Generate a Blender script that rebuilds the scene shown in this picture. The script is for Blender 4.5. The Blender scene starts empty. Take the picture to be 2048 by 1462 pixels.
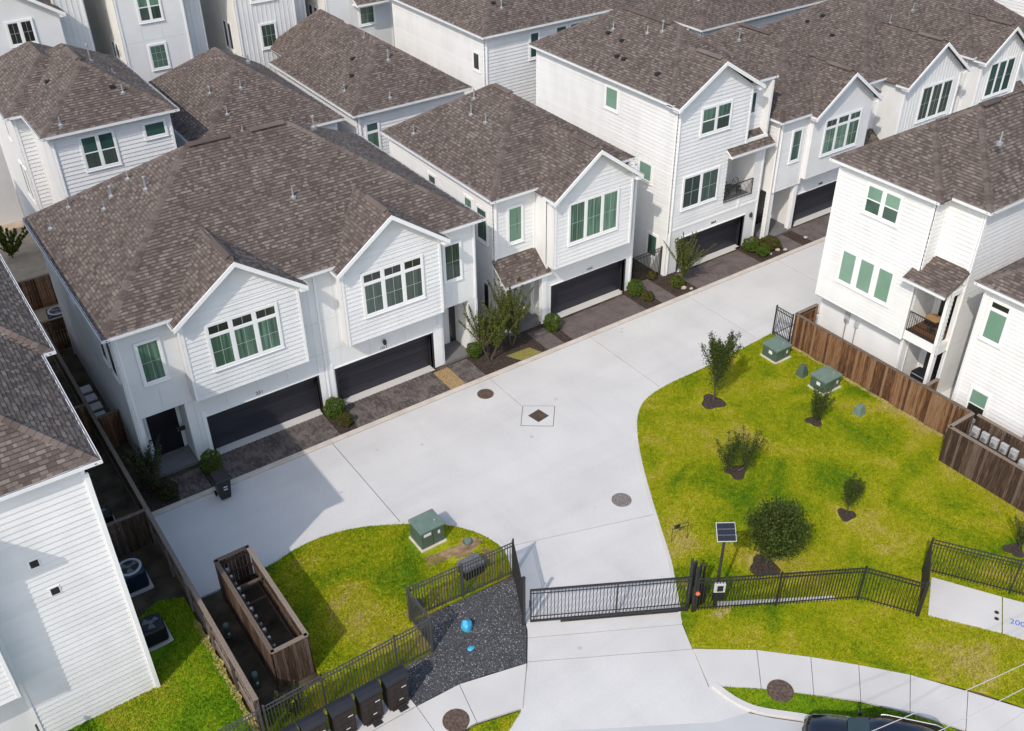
import bpy, bmesh, math, random
import numpy as np
from mathutils import Vector, Matrix, geometry
random.seed(11); rng = np.random.default_rng(11)
sc = bpy.context.scene
COL = sc.collection
R = math.radians
# ------------------------------------------------------------------ camera
cam = bpy.data.cameras.new('camera'); co = bpy.data.objects.new('camera', cam); COL.objects.link(co)
co.location = (0, 0, 29.0); co.rotation_euler = (R(54.868), R(0.558), R(-34.926))
cam.sensor_width = 36.0; cam.sensor_fit = 'HORIZONTAL'; cam.lens = 34.784; cam.clip_start = 0.5; cam.clip_end = 3000
sc.camera = co
CAM = Vector(co.location)
# ------------------------------------------------------------------ sky, sun, exposure
SUN = Vector((0.885, 0.49, -1.0)).normalized()
w = bpy.data.worlds.new('World'); sc.world = w; w.use_nodes = True
nt = w.node_tree; bg = nt.nodes['Background']; sky = nt.nodes.new('ShaderNodeTexSky')
sky.sky_type = 'NISHITA'; sky.sun_disc = False
sky.sun_elevation = math.asin(-SUN.z); sky.sun_rotation = math.atan2(-SUN.x, -SUN.y)
sky.air_density = 1.3; sky.dust_density = 1.9; sky.ozone_density = 1.0
nt.links.new(sky.outputs[0], bg.inputs[0]); bg.inputs[1].default_value = 0.15
sl = bpy.data.lights.new('sun', 'SUN'); sl.energy = 2.0; sl.angle = R(0.53); sl.color = (1.0, 0.925, 0.825)
so = bpy.data.objects.new('sun', sl); COL.objects.link(so); so.rotation_euler = SUN.to_track_quat('-Z', 'Y').to_euler(); so.location = (-40, -20, 60)
sc.view_settings.view_transform = 'Standard'; sc.view_settings.look = 'None'
sc.view_settings.exposure = 0.46; sc.view_settings.gamma = 1.0; sc.view_settings.use_curve_mapping = False

# ------------------------------------------------------------------ materials
MATS = {}
def lin(c):
    return tuple(((v / 255.0) / 12.92 if v / 255.0 <= 0.04045 else ((v / 255.0 + 0.055) / 1.055) ** 2.4) for v in c)
def ramp(n, stops, interp='LINEAR'):
    r = n.new('ShaderNodeValToRGB'); r.color_ramp.interpolation = interp
    while len(r.color_ramp.elements) < len(stops): r.color_ramp.elements.new(0.5)
    for e, (p, c) in zip(r.color_ramp.elements, stops):
        e.position = p; e.color = (*c, 1)
    return r
def mat(name, stops, rough=0.7, scale=3.0, detail=5.0, bump=0.0, bscale=40.0, metal=0.0, spec=0.4, stretch=(1, 1, 1), objrand=0.0, isl=0.0, coat=0.0, coord='Object'):
    """noise-driven colour ramp (stops: list of colours) + optional bump and per-piece value variation"""
    if name in MATS: return MATS[name]
    m = bpy.data.materials.new(name); m.use_nodes = True; MATS[name] = m
    t = m.node_tree; n = t.nodes; b = n['Principled BSDF']
    b.inputs['Roughness'].default_value = rough; b.inputs['Metallic'].default_value = metal
    b.inputs['Specular IOR Level'].default_value = spec
    b.inputs['Coat Weight'].default_value = coat
    tc = n.new('ShaderNodeNewGeometry') if coord == 'World' else n.new('ShaderNodeTexCoord')
    src = tc.outputs['Position'] if coord == 'World' else tc.outputs['Object']
    mp = n.new('ShaderNodeMapping'); mp.inputs['Scale'].default_value = stretch
    t.links.new(src, mp.inputs[0])
    nz = n.new('ShaderNodeTexNoise'); nz.inputs['Scale'].default_value = scale; nz.inputs['Detail'].default_value = detail
    t.links.new(mp.outputs[0], nz.inputs['Vector'])
    if len(stops) == 1: stops = [tuple(v * 0.92 for v in stops[0]), stops[0]]
    k = len(stops)
    r = ramp(n, [(0.3 + 0.4 * i / (k - 1), c) for i, c in enumerate(stops)])
    fac = nz.outputs[0]
    if objrand or isl:
        oi = n.new('ShaderNodeObjectInfo'); g = n.new('ShaderNodeNewGeometry')
        a = n.new('ShaderNodeMath'); a.operation = 'ADD'; t.links.new(oi.outputs['Random'], a.inputs[0]); t.links.new(g.outputs['Random Per Island'], a.inputs[1])
        f = n.new('ShaderNodeMath'); f.operation = 'FRACT'; t.links.new(a.outputs[0], f.inputs[0])
        mm = n.new('ShaderNodeMath'); mm.operation = 'MULTIPLY_ADD'; t.links.new(f.outputs[0], mm.inputs[0])
        amt = objrand or isl
        mm.inputs[1].default_value = amt; mm.inputs[2].default_value = -amt / 2
        ad = n.new('ShaderNodeMath'); ad.operation = 'ADD'; t.links.new(nz.outputs[0], ad.inputs[0]); t.links.new(mm.outputs[0], ad.inputs[1])
        fac = ad.outputs[0]
    t.links.new(fac, r.inputs[0]); t.links.new(r.outputs[0], b.inputs['Base Color'])
    if bump:
        nb = n.new('ShaderNodeTexNoise'); nb.inputs['Scale'].default_value = bscale; nb.inputs['Detail'].default_value = 4
        t.links.new(mp.outputs[0], nb.inputs['Vector'])
        bp = n.new('ShaderNodeBump'); bp.inputs['Strength'].default_value = bump; bp.inputs['Distance'].default_value = 0.02
        t.links.new(nb.outputs[0], bp.inputs['Height']); t.links.new(bp.outputs[0], b.inputs['Normal'])
    return m
def shingle_mat(name, cols, cap=False):
    if name in MATS: return MATS[name]
    m = bpy.data.materials.new(name); m.use_nodes = True; MATS[name] = m
    t = m.node_tree; n = t.nodes; b = n['Principled BSDF']; b.inputs['Roughness'].default_value = 0.92; b.inputs['Specular IOR Level'].default_value = 0.2
    oi = n.new('ShaderNodeObjectInfo'); g = n.new('ShaderNodeNewGeometry')
    a = n.new('ShaderNodeMath'); a.operation = 'ADD'; t.links.new(oi.outputs['Random'], a.inputs[0]); t.links.new(g.outputs['Random Per Island'], a.inputs[1])
    f = n.new('ShaderNodeMath'); f.operation = 'FRACT'; t.links.new(a.outputs[0], f.inputs[0])
    r = ramp(n, [(i / len(cols), c) for i, c in enumerate(cols)], 'CONSTANT'); t.links.new(f.outputs[0], r.inputs[0])
    # mottled weathering in patches and fine granules
    n1 = n.new('ShaderNodeTexNoise'); n1.inputs['Scale'].default_value = 0.9; n1.inputs['Detail'].default_value = 4; t.links.new(g.outputs['Position'], n1.inputs['Vector'])
    n2 = n.new('ShaderNodeTexNoise'); n2.inputs['Scale'].default_value = 30; n2.inputs['Detail'].default_value = 3; t.links.new(g.outputs['Position'], n2.inputs['Vector'])
    s = n.new('ShaderNodeMath'); s.operation = 'ADD'; t.links.new(n1.outputs[0], s.inputs[0]); t.links.new(n2.outputs[0], s.inputs[1])
    mr = n.new('ShaderNodeMapRange'); mr.inputs[1].default_value = 0.7; mr.inputs[2].default_value = 1.3; mr.inputs[3].default_value = 0.78; mr.inputs[4].default_value = 1.22
    t.links.new(s.outputs[0], mr.inputs[0])
    mx = n.new('ShaderNodeMix'); mx.data_type = 'RGBA'; mx.blend_type = 'MULTIPLY'; mx.inputs[0].default_value = 1
    t.links.new(r.outputs[0], mx.inputs[6]); t.links.new(mr.outputs[0], mx.inputs[7]); t.links.new(mx.outputs[2], b.inputs['Base Color'])
    bp = n.new('ShaderNodeBump'); bp.inputs['Strength'].default_value = 0.35; bp.inputs['Distance'].default_value = 0.01
    t.links.new(n2.outputs[0], bp.inputs['Height']); t.links.new(bp.outputs[0], b.inputs['Normal'])
    return m
WHITE = mat('white_paint', [(0.665, 0.665, 0.66), (0.715, 0.715, 0.71), (0.745, 0.745, 0.74)], 0.55, 1.1, 7, bump=0.05, bscale=30, coord='World', objrand=0.22, stretch=(1, 1, 0.35))
TRIM = mat('white_trim', [(0.78, 0.78, 0.775), (0.82, 0.82, 0.81)], 0.5, 2.0, coord='World')
CREAM = mat('cream_wall', [(0.66, 0.645, 0.61), (0.72, 0.705, 0.67)], 0.7, 1.0, bump=0.1, bscale=60, coord='World')
STUCCO = mat('white_stucco', [(0.68, 0.68, 0.68), (0.74, 0.74, 0.735)], 0.75, 0.8, bump=0.12, bscale=90, coord='World')
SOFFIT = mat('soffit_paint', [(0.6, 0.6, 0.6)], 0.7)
SHING = shingle_mat('light_shingle', [(0.148, 0.120, 0.104), (0.178, 0.147, 0.128), (0.128, 0.103, 0.090), (0.190, 0.158, 0.138), (0.160, 0.131, 0.114), (0.135, 0.109, 0.096)])
SHINGD = shingle_mat('dark_shingle', [(0.098, 0.077, 0.067), (0.115, 0.092, 0.080), (0.087, 0.068, 0.060), (0.125, 0.100, 0.087)])
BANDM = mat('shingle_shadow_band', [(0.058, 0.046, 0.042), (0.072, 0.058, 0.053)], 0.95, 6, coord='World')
CAPM = shingle_mat('ridge_cap_shingle', [(0.112, 0.089, 0.079), (0.132, 0.106, 0.095), (0.096, 0.076, 0.068), (0.142, 0.115, 0.102)])
DECK = mat('roof_deck', [(0.075, 0.058, 0.052), (0.11, 0.085, 0.075)], 0.95, 8)
GUT = mat('gutter_white', [(0.76, 0.76, 0.76)], 0.4)
DARKVENT = mat('dark_vent', [(0.02, 0.019, 0.02)], 0.6)
DGREY = mat('dark_grey_metal', [(0.10, 0.10, 0.105), (0.15, 0.15, 0.155)], 0.5, 6)
MUNT = mat('pale_muntin', [(0.42, 0.50, 0.45)], 0.5)
METAL = mat('galvanised_metal', [(0.38, 0.38, 0.38), (0.5, 0.5, 0.5)], 0.45, 6, metal=0.6)
GARAGE = mat('charcoal_garage_paint', [(0.018, 0.018, 0.026), (0.026, 0.025, 0.035)], 0.42, 0.7, spec=0.5, stretch=(0.5, 1, 6), coord='World')
GFRAME = mat('charcoal_frame', [(0.022, 0.021, 0.027)], 0.5)
DOOR = mat('dark_door', [(0.010, 0.010, 0.014)], 0.25, spec=0.6)
IRON = mat('black_iron', [(0.020, 0.019, 0.019), (0.030, 0.028, 0.027)], 0.45, 12, spec=0.5)
IRONG = mat('grey_iron', [(0.055, 0.055, 0.055), (0.075, 0.075, 0.075)], 0.45, 12, spec=0.5)
def concrete(name, cols, tone):
    m = mat(name, cols, 0.8, 0.35, 9, bump=0.1, bscale=130, coord='World', objrand=tone); t = m.node_tree; n = t.nodes; b = n['Principled BSDF']
    src = b.inputs['Base Color'].links[0].from_socket; g = n.new('ShaderNodeNewGeometry')
    def layer(scale, stretch, lo, hi, a, c, src, detail=6, rot=0.0, tex='n'):
        mp = n.new('ShaderNodeMapping'); mp.inputs['Scale'].default_value = stretch; mp.inputs['Rotation'].default_value = (0, 0, rot); t.links.new(g.outputs['Position'], mp.inputs[0])
        if tex == 'n': nz = n.new('ShaderNodeTexNoise'); nz.inputs['Scale'].default_value = scale; nz.inputs['Detail'].default_value = detail; o = nz.outputs[0]
        else: nz = n.new('ShaderNodeTexVoronoi'); nz.inputs['Scale'].default_value = scale; nz.inputs['Randomness'].default_value = 1; o = nz.outputs['Distance']
        t.links.new(mp.outputs[0], nz.inputs['Vector']); mr = n.new('ShaderNodeMapRange'); mr.inputs[1].default_value = lo; mr.inputs[2].default_value = hi; mr.inputs[3].default_value = a; mr.inputs[4].default_value = c; t.links.new(o, mr.inputs[0])
        mx = n.new('ShaderNodeMix'); mx.data_type = 'RGBA'; mx.blend_type = 'MULTIPLY'; mx.inputs[0].default_value = 1; t.links.new(src, mx.inputs[6]); t.links.new(mr.outputs[0], mx.inputs[7]); return mx.outputs[2]
    src = layer(1.0, (0.06, 0.9, 1), 0.52, 0.72, 1.0, 0.93, src, 8)            # faint tyre streaks along the road
    src = layer(0.9, (1.0, 0.16, 1), 0.56, 0.75, 1.0, 0.94, src, 7, 0.5)       # and along the gate drive
    src = layer(0.55, (1, 1, 1), 0.035, 0.06, 0.80, 1.0, src, tex='v')         # few drip spots
    src = layer(9.0, (1, 1, 1), 0.35, 0.7, 0.975, 1.02, src, 10)               # mottle
    t.links.new(src, b.inputs['Base Color']); return m
CONC = concrete('pale_concrete', [(0.515, 0.50, 0.485), (0.555, 0.54, 0.522), (0.59, 0.573, 0.555)], 0.10)
CONC2 = mat('sidewalk_concrete', [(0.51, 0.49, 0.465), (0.58, 0.56, 0.535)], 0.8, 0.6, 9, bump=0.1, bscale=120, coord='World')
CONC3 = mat('street_concrete', [(0.43, 0.435, 0.44), (0.49, 0.49, 0.49)], 0.8, 0.4, 9, bump=0.1, bscale=120, coord='World')
KERB = mat('cream_kerb', [(0.47, 0.415, 0.36), (0.58, 0.525, 0.465)], 0.85, 2.0, 8, bump=0.1, bscale=100, coord='World')
SOIL = mat('bare_soil', [(0.030, 0.022, 0.015), (0.075, 0.056, 0.036), (0.13, 0.10, 0.065)], 0.95, 1.2, 9, bump=0.5, bscale=25, coord='World')
MULCH = mat('dark_mulch', [(0.012, 0.009, 0.008), (0.045, 0.03, 0.022), (0.09, 0.06, 0.045)], 0.95, 14, 8, bump=0.8, bscale=30, coord='World')
PAVER = mat('brown_paver', [(0.075, 0.062, 0.058), (0.12, 0.10, 0.093), (0.165, 0.14, 0.13)], 0.85, 1.5, 4, isl=0.35, bump=0.2, bscale=60, coord='World')
PAVJ = mat('paver_joint', [(0.05, 0.042, 0.038)], 0.95)
PORCHF = mat('porch_slab', [(0.13, 0.125, 0.125), (0.17, 0.165, 0.165)], 0.8, 1.0, coord='World')
def wood(name, cols, rnd=0.6):
    return mat(name, cols, 0.85, 2.2, 8, bump=0.4, bscale=14, stretch=(14, 14, 0.9), objrand=rnd, spec=0.2, coord='World')
WOODR = wood('stained_cedar', [(0.070, 0.034, 0.019), (0.135, 0.066, 0.031), (0.215, 0.108, 0.048), (0.25, 0.150, 0.088)], 0.45)
WOODD = wood('weathered_dark_cedar', [(0.040, 0.024, 0.016), (0.064, 0.039, 0.027), (0.092, 0.059, 0.042), (0.135, 0.098, 0.077)], 0.4)
WOODG = wood('grey_weathered_cedar', [(0.09, 0.068, 0.056), (0.17, 0.135, 0.115), (0.26, 0.22, 0.195)])
WOODC = wood('cap_rail_cedar', [(0.10, 0.072, 0.055), (0.18, 0.14, 0.11), (0.25, 0.205, 0.17)], 0.3)
DECKW = wood('brown_deck_board', [(0.06, 0.028, 0.015), (0.13, 0.062, 0.032), (0.17, 0.09, 0.05)])
TGREEN = mat('utility_green', [(0.062, 0.098, 0.076), (0.082, 0.124, 0.098)], 0.45, 2.0, spec=0.45)
TGREEN2 = mat('faded_utility_green', [(0.115, 0.165, 0.135), (0.15, 0.205, 0.17)], 0.5, 4.0)
ACBLUE = mat('navy_casing', [(0.010, 0.022, 0.05), (0.016, 0.032, 0.065)], 0.45, 5)
GREYP = mat('grey_plastic', [(0.36, 0.37, 0.385), (0.46, 0.47, 0.48)], 0.5, 5)
BLACKP = mat('black_plastic', [(0.010, 0.010, 0.013), (0.016, 0.016, 0.02)], 0.4, 6, spec=0.5)
BLACKLID = mat('black_metal_top', [(0.009, 0.010, 0.015), (0.014, 0.015, 0.021)], 0.55, 3, spec=0.5)
BROWNM = mat('dark_bronze_metal', [(0.012, 0.008, 0.0065), (0.026, 0.017, 0.013)], 0.65, 3, stretch=(6, 6, 0.6))
STICK = mat('white_sticker', [(0.75, 0.75, 0.74)], 0.5)
BLUER = mat('blue_painted_stone', [(0.03, 0.30, 0.52), (0.09, 0.46, 0.70)], 0.5, 6, bump=0.3, bscale=10)
RUST = mat('rusty_iron', [(0.045, 0.028, 0.022), (0.10, 0.065, 0.048), (0.15, 0.11, 0.085)], 0.8, 9, bump=0.4, bscale=40)
GRANITE = mat('speckled_iron', [(0.03, 0.024, 0.022), (0.18, 0.15, 0.14), (0.40, 0.36, 0.34)], 0.8, 55, 2)
BARK = mat('brown_bark', [(0.045, 0.034, 0.026), (0.10, 0.08, 0.062)], 0.9, 9, bump=0.5, bscale=20)
STONE = mat('pale_stone', [(0.35, 0.31, 0.26), (0.52, 0.48, 0.42)], 0.85, 5, bump=0.4, bscale=15)
CARP = mat('black_car_paint', [(0.004, 0.004, 0.008), (0.006, 0.006, 0.011)], 0.12, 2, spec=0.6, coat=1.0)
RUBBER = mat('tyre_rubber', [(0.012, 0.012, 0.012)], 0.9)
CHROME = mat('bright_metal', [(0.6, 0.6, 0.62)], 0.25, metal=1.0)
ORANGE = mat('orange_reflector', [(0.72, 0.16, 0.07)], 0.4)
BLUEPAINT = mat('blue_paint_mark', [(0.03, 0.12, 0.55)], 0.7)
WIRE = mat('aluminium_wire', [(0.55, 0.55, 0.55)], 0.5, metal=0.2)
def glass(name, c0, c1, rough=0.04, stripes=0.0):
    m = bpy.data.materials.new(name); m.use_nodes = True; MATS[name] = m
    t = m.node_tree; n = t.nodes; b = n['Principled BSDF']
    b.inputs['Roughness'].default_value = 0.45; b.inputs['Coat Weight'].default_value = 1.0; b.inputs['Coat Roughness'].default_value = rough; b.inputs['Coat IOR'].default_value = 1.5
    b.inputs['Specular IOR Level'].default_value = 0.3
    g = n.new('ShaderNodeNewGeometry'); oi = n.new('ShaderNodeObjectInfo')
    nz = n.new('ShaderNodeTexNoise'); nz.inputs['Scale'].default_value = 1.3; nz.inputs['Detail'].default_value = 2
    mp = n.new('ShaderNodeMapping'); mp.inputs['Scale'].default_value = (7, 7, 0.35) if stripes else (0.6, 0.6, 0.5)
    t.links.new(g.outputs['Position'], mp.inputs[0]); t.links.new(mp.outputs[0], nz.inputs['Vector'])
    ad = n.new('ShaderNodeMath'); ad.operation = 'MULTIPLY_ADD'; t.links.new(oi.outputs['Random'], ad.inputs[0]); ad.inputs[1].default_value = 0.5; ad.inputs[2].default_value = -0.25
    s = n.new('ShaderNodeMath'); s.operation = 'ADD'; t.links.new(nz.outputs[0], s.inputs[0]); t.links.new(ad.outputs[0], s.inputs[1])
    r = ramp(n, [(0.32, c0), (0.68, c1)]); t.links.new(s.outputs[0], r.inputs[0]); t.links.new(r.outputs[0], b.inputs['Base Color'])
    return m
G_CURT = glass('green_curtained_glass', (0.032, 0.075, 0.052), (0.125, 0.228, 0.162), stripes=1)
G_DARK = glass('dark_green_glass', (0.018, 0.032, 0.025), (0.055, 0.085, 0.068), stripes=1)
G_MID = glass('mid_green_glass', (0.035, 0.075, 0.055), (0.075, 0.14, 0.105))
G_BLIND = glass('pale_green_blind_glass', (0.155, 0.275, 0.205), (0.19, 0.325, 0.245))
G_TEAL = glass('teal_glass', (0.012, 0.045, 0.038), (0.03, 0.085, 0.072))
G_BLACK = glass('black_glass', (0.010, 0.011, 0.010), (0.025, 0.026, 0.022))
# ------------------------------------------------------------------ mesh helpers
class MB:
    def __init__(s): s.v = []; s.f = []
    def add(s, vs, fs):
        k = len(s.v); s.v += [tuple(p) for p in vs]; s.f += [tuple(i + k for i in f) for f in fs]; return s
    def hexa(s, p):   # 8 points: bottom 4 ccw, top 4 ccw
        return s.add(p, [(3, 2, 1, 0), (4, 5, 6, 7), (0, 1, 5, 4), (1, 2, 6, 5), (2, 3, 7, 6), (3, 0, 4, 7)])
    def box(s, x0, y0, z0, x1, y1, z1):
        return s.hexa([(x0, y0, z0), (x1, y0, z0), (x1, y1, z0), (x0, y1, z0), (x0, y0, z1), (x1, y0, z1), (x1, y1, z1), (x0, y1, z1)])
    def prism(s, poly, z0, z1):
        n = len(poly); k = len(s.v)
        area = sum(poly[i][0] * poly[(i + 1) % n][1] - poly[(i + 1) % n][0] * poly[i][1] for i in range(n))
        if area < 0: poly = poly[::-1]
        s.v += [(p[0], p[1], z0) for p in poly] + [(p[0], p[1], z1) for p in poly]
        tr = geometry.tessellate_polygon([[Vector((p[0], p[1], 0)) for p in poly]])
        for t in tr:
            a, b, c = t
            if (poly[b][0] - poly[a][0]) * (poly[c][1] - poly[a][1]) - (poly[c][0] - poly[a][0]) * (poly[b][1] - poly[a][1]) < 0: b, c = c, b
            s.f.append((k + n + a, k + n + b, k + n + c)); s.f.append((k + c, k + b, k + a))
        for i in range(n):
            j = (i + 1) % n; s.f.append((k + i, k + j, k + n + j, k + n + i))
        return s
    def cyl(s, p0, p1, r0, r1=None, n=8, caps=True):
        r1 = r0 if r1 is None else r1
        p0 = Vector(p0); p1 = Vector(p1); d = (p1 - p0).normalized()
        a = d.orthogonal().normalized(); b = d.cross(a); k = len(s.v)
        for p, r in ((p0, r0), (p1, r1)):
            for i in range(n):
                t = 2 * math.pi * i / n; s.v.append(tuple(p + (a * math.cos(t) + b * math.sin(t)) * r))
        for i in range(n):
            j = (i + 1) % n; s.f.append((k + i, k + j, k + n + j, k + n + i))
        if caps: s.f.append(tuple(range(k + n - 1, k - 1, -1))); s.f.append(tuple(range(k + n, k + 2 * n)))
        return s
    def tube(s, pts, r, n=6):
        for i in range(len(pts) - 1):
            a = r[i] if isinstance(r, (list, tuple)) else r; b = r[i + 1] if isinstance(r, (list, tuple)) else r
            s.cyl(pts[i], pts[i + 1], a, b, n)
        return s
    def lathe(s, c, prof, n=20):   # prof: (radius, z)
        k = len(s.v)
        for r, z in prof:
            for i in range(n):
                t = 2 * math.pi * i / n; s.v.append((c[0] + r * math.cos(t), c[1] + r * math.sin(t), c[2] + z))
        for q in range(len(prof) - 1):
            for i in range(n):
                j = (i + 1) % n; s.f.append((k + q * n + i, k + q * n + j, k + (q + 1) * n + j, k + (q + 1) * n + i))
        s.f.append(tuple(range(k + n - 1, k - 1, -1))); s.f.append(tuple(k + (len(prof) - 1) * n + i for i in range(n)))
        return s
    def build(s, name, m, parent=None, bevel=0.0, smooth=False):
        o = Vector((0, 0, 0))
        if parent is not None:
            top = parent
            while top.parent: top = top.parent
            o = Vector(top.location)
        me = bpy.data.meshes.new(name); me.from_pydata([(x - o.x, y - o.y, z - o.z) for x, y, z in s.v], [], s.f); me.materials.append(m)
        if smooth:
            me.polygons.foreach_set('use_smooth', [True] * len(me.polygons))
        ob = bpy.data.objects.new(name, me); COL.objects.link(ob)
        if parent is not None: ob.parent = parent
        if bevel:
            bv = ob.modifiers.new('b', 'BEVEL'); bv.width = bevel; bv.segments = 2; bv.limit_method = 'ANGLE'
        return ob
def npmesh(name, V, F3, m, parent=None):
    """big triangle mesh from numpy arrays"""
    me = bpy.data.meshes.new(name)
    if parent is not None:
        top = parent
        while top.parent: top = top.parent
        V = V - np.array(top.location)
    me.vertices.add(len(V)); me.vertices.foreach_set('co', V.astype(np.float32).ravel())
    me.loops.add(F3.size); me.loops.foreach_set('vertex_index', F3.astype(np.int32).ravel())
    me.polygons.add(len(F3)); me.polygons.foreach_set('loop_start', np.arange(0, F3.size, 3, dtype=np.int32))
    me.update(); me.validate(); me.materials.append(m)
    ob = bpy.data.objects.new(name, me); COL.objects.link(ob)
    if parent is not None: ob.parent = parent
    return ob
def tag(o, label=None, cat=None, group=None, kind=None):
    if label: o['label'] = label
    if cat: o['category'] = cat
    if group: o['group'] = group
    if kind: o['kind'] = kind
    return o
def thing(name, loc, label, cat, group=None):
    o = bpy.data.objects.new(name, None); o.empty_display_size = 0.3; COL.objects.link(o); o.location = loc
    return tag(o, label, cat, group)
def copy_tree(o, parent=None, loc=None):
    c = o.copy(); COL.objects.link(c)
    if parent is not None: c.parent = parent
    if loc is not None: c.location = loc
    for ch in o.children: copy_tree(ch, c)
    return c
def struct(name, poly, z0, z1, m, parent=None):
    o = MB().prism(poly, z0, z1).build(name, m, parent)
    if parent is None: o['kind'] = 'structure'
    return o
def text_mesh(body, name, size, m, parent, origin, xdir, ydir, depth=0.008):
    c = bpy.data.curves.new(name, 'FONT'); c.body = body; c.size = size; c.extrude = depth; c.align_x = 'CENTER'
    t = bpy.data.objects.new('tmp', c); COL.objects.link(t)
    dg = bpy.context.evaluated_depsgraph_get(); me = bpy.data.meshes.new_from_object(t.evaluated_get(dg))
    bpy.data.objects.remove(t)
    x = Vector(xdir).normalized(); y = Vector(ydir).normalized(); zz = x.cross(y)
    M = Matrix((x, y, zz)).transposed().to_4x4(); M.translation = Vector(origin) - (Vector(parent.location) if parent else Vector())
    me.transform(M); me.materials.clear(); me.materials.append(m); me.name = name
    o = bpy.data.objects.new(name, me); COL.objects.link(o); o.parent = parent
    return o
# ------------------------------------------------------------------ house toolkit
GUTSHADE = mat('gutter_shade', [(0.16, 0.16, 0.165)], 0.7)  # grey that paints the shade inside the gutters
class Fr:
    """wall frame: plan line A->B, outward side on the right hand"""
    def __init__(s, A, B):
        s.A = Vector((A[0], A[1])); d = Vector((B[0] - A[0], B[1] - A[1])); s.L = d.length; s.d = d / s.L; s.n = Vector((s.d.y, -s.d.x))
    def P(s, u, wv, z):
        q = s.A + s.d * u + s.n * wv; return (q.x, q.y, z)
    def box(s, mb, u0, u1, w0, w1, z0, z1):
        return mb.hexa([s.P(u0, w1, z0), s.P(u1, w1, z0), s.P(u1, w0, z0), s.P(u0, w0, z0), s.P(u0, w1, z1), s.P(u1, w1, z1), s.P(u1, w0, z1), s.P(u0, w0, z1)])
    def quad(s, mb, q, w0, w1):   # q: 4 (u,z) ccw seen from outside -> slab between w0 (back) and w1 (front)
        f = [s.P(u, w1, z) for u, z in q]; b = [s.P(u, w0, z) for u, z in q]
        return mb.add(f + b, [(0, 1, 2, 3), (0, 4, 5, 1), (1, 5, 6, 2), (2, 6, 7, 3), (3, 7, 4, 0), (7, 6, 5, 4)])
def span(poly, z):
    us = []
    for i in range(len(poly)):
        (u0, z0), (u1, z1) = poly[i], poly[(i + 1) % len(poly)]
        if (z0 <= z <= z1) or (z1 <= z <= z0):
            if abs(z1 - z0) < 1e-9: us += [u0, u1]
            else: us.append(u0 + (u1 - u0) * (z - z0) / (z1 - z0))
    return (min(us), max(us)) if us else (0, 0)
def cells(poly, edges, holes):
    out = []
    for za, zb in zip(edges[:-1], edges[1:]):
        if zb - za < 0.012: continue
        a0, a1 = span(poly, za + 1e-5); b0, b1 = span(poly, zb - 1e-5); zm = (za + zb) / 2
        segs = [(a0, b0, a1, b1)]
        for (h0, h1, hz0, hz1) in holes:
            if hz0 - 1e-6 <= zm <= hz1 + 1e-6:
                ns = []
                for (l0, l1, r0, r1) in segs:
                    if h1 <= min(l0, l1) or h0 >= max(r0, r1): ns.append((l0, l1, r0, r1)); continue
                    if h0 > max(l0, l1): ns.append((l0, l1, h0, h0))
                    if h1 < min(r0, r1): ns.append((h1, h1, r0, r1))
                segs = ns
        for (l0, l1, r0, r1) in segs:
            if r0 - l0 > 0.02 or r1 - l1 > 0.02: out.append([(l0, za), (r0, za), (r1, zb), (l1, zb)])
    return out
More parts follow.
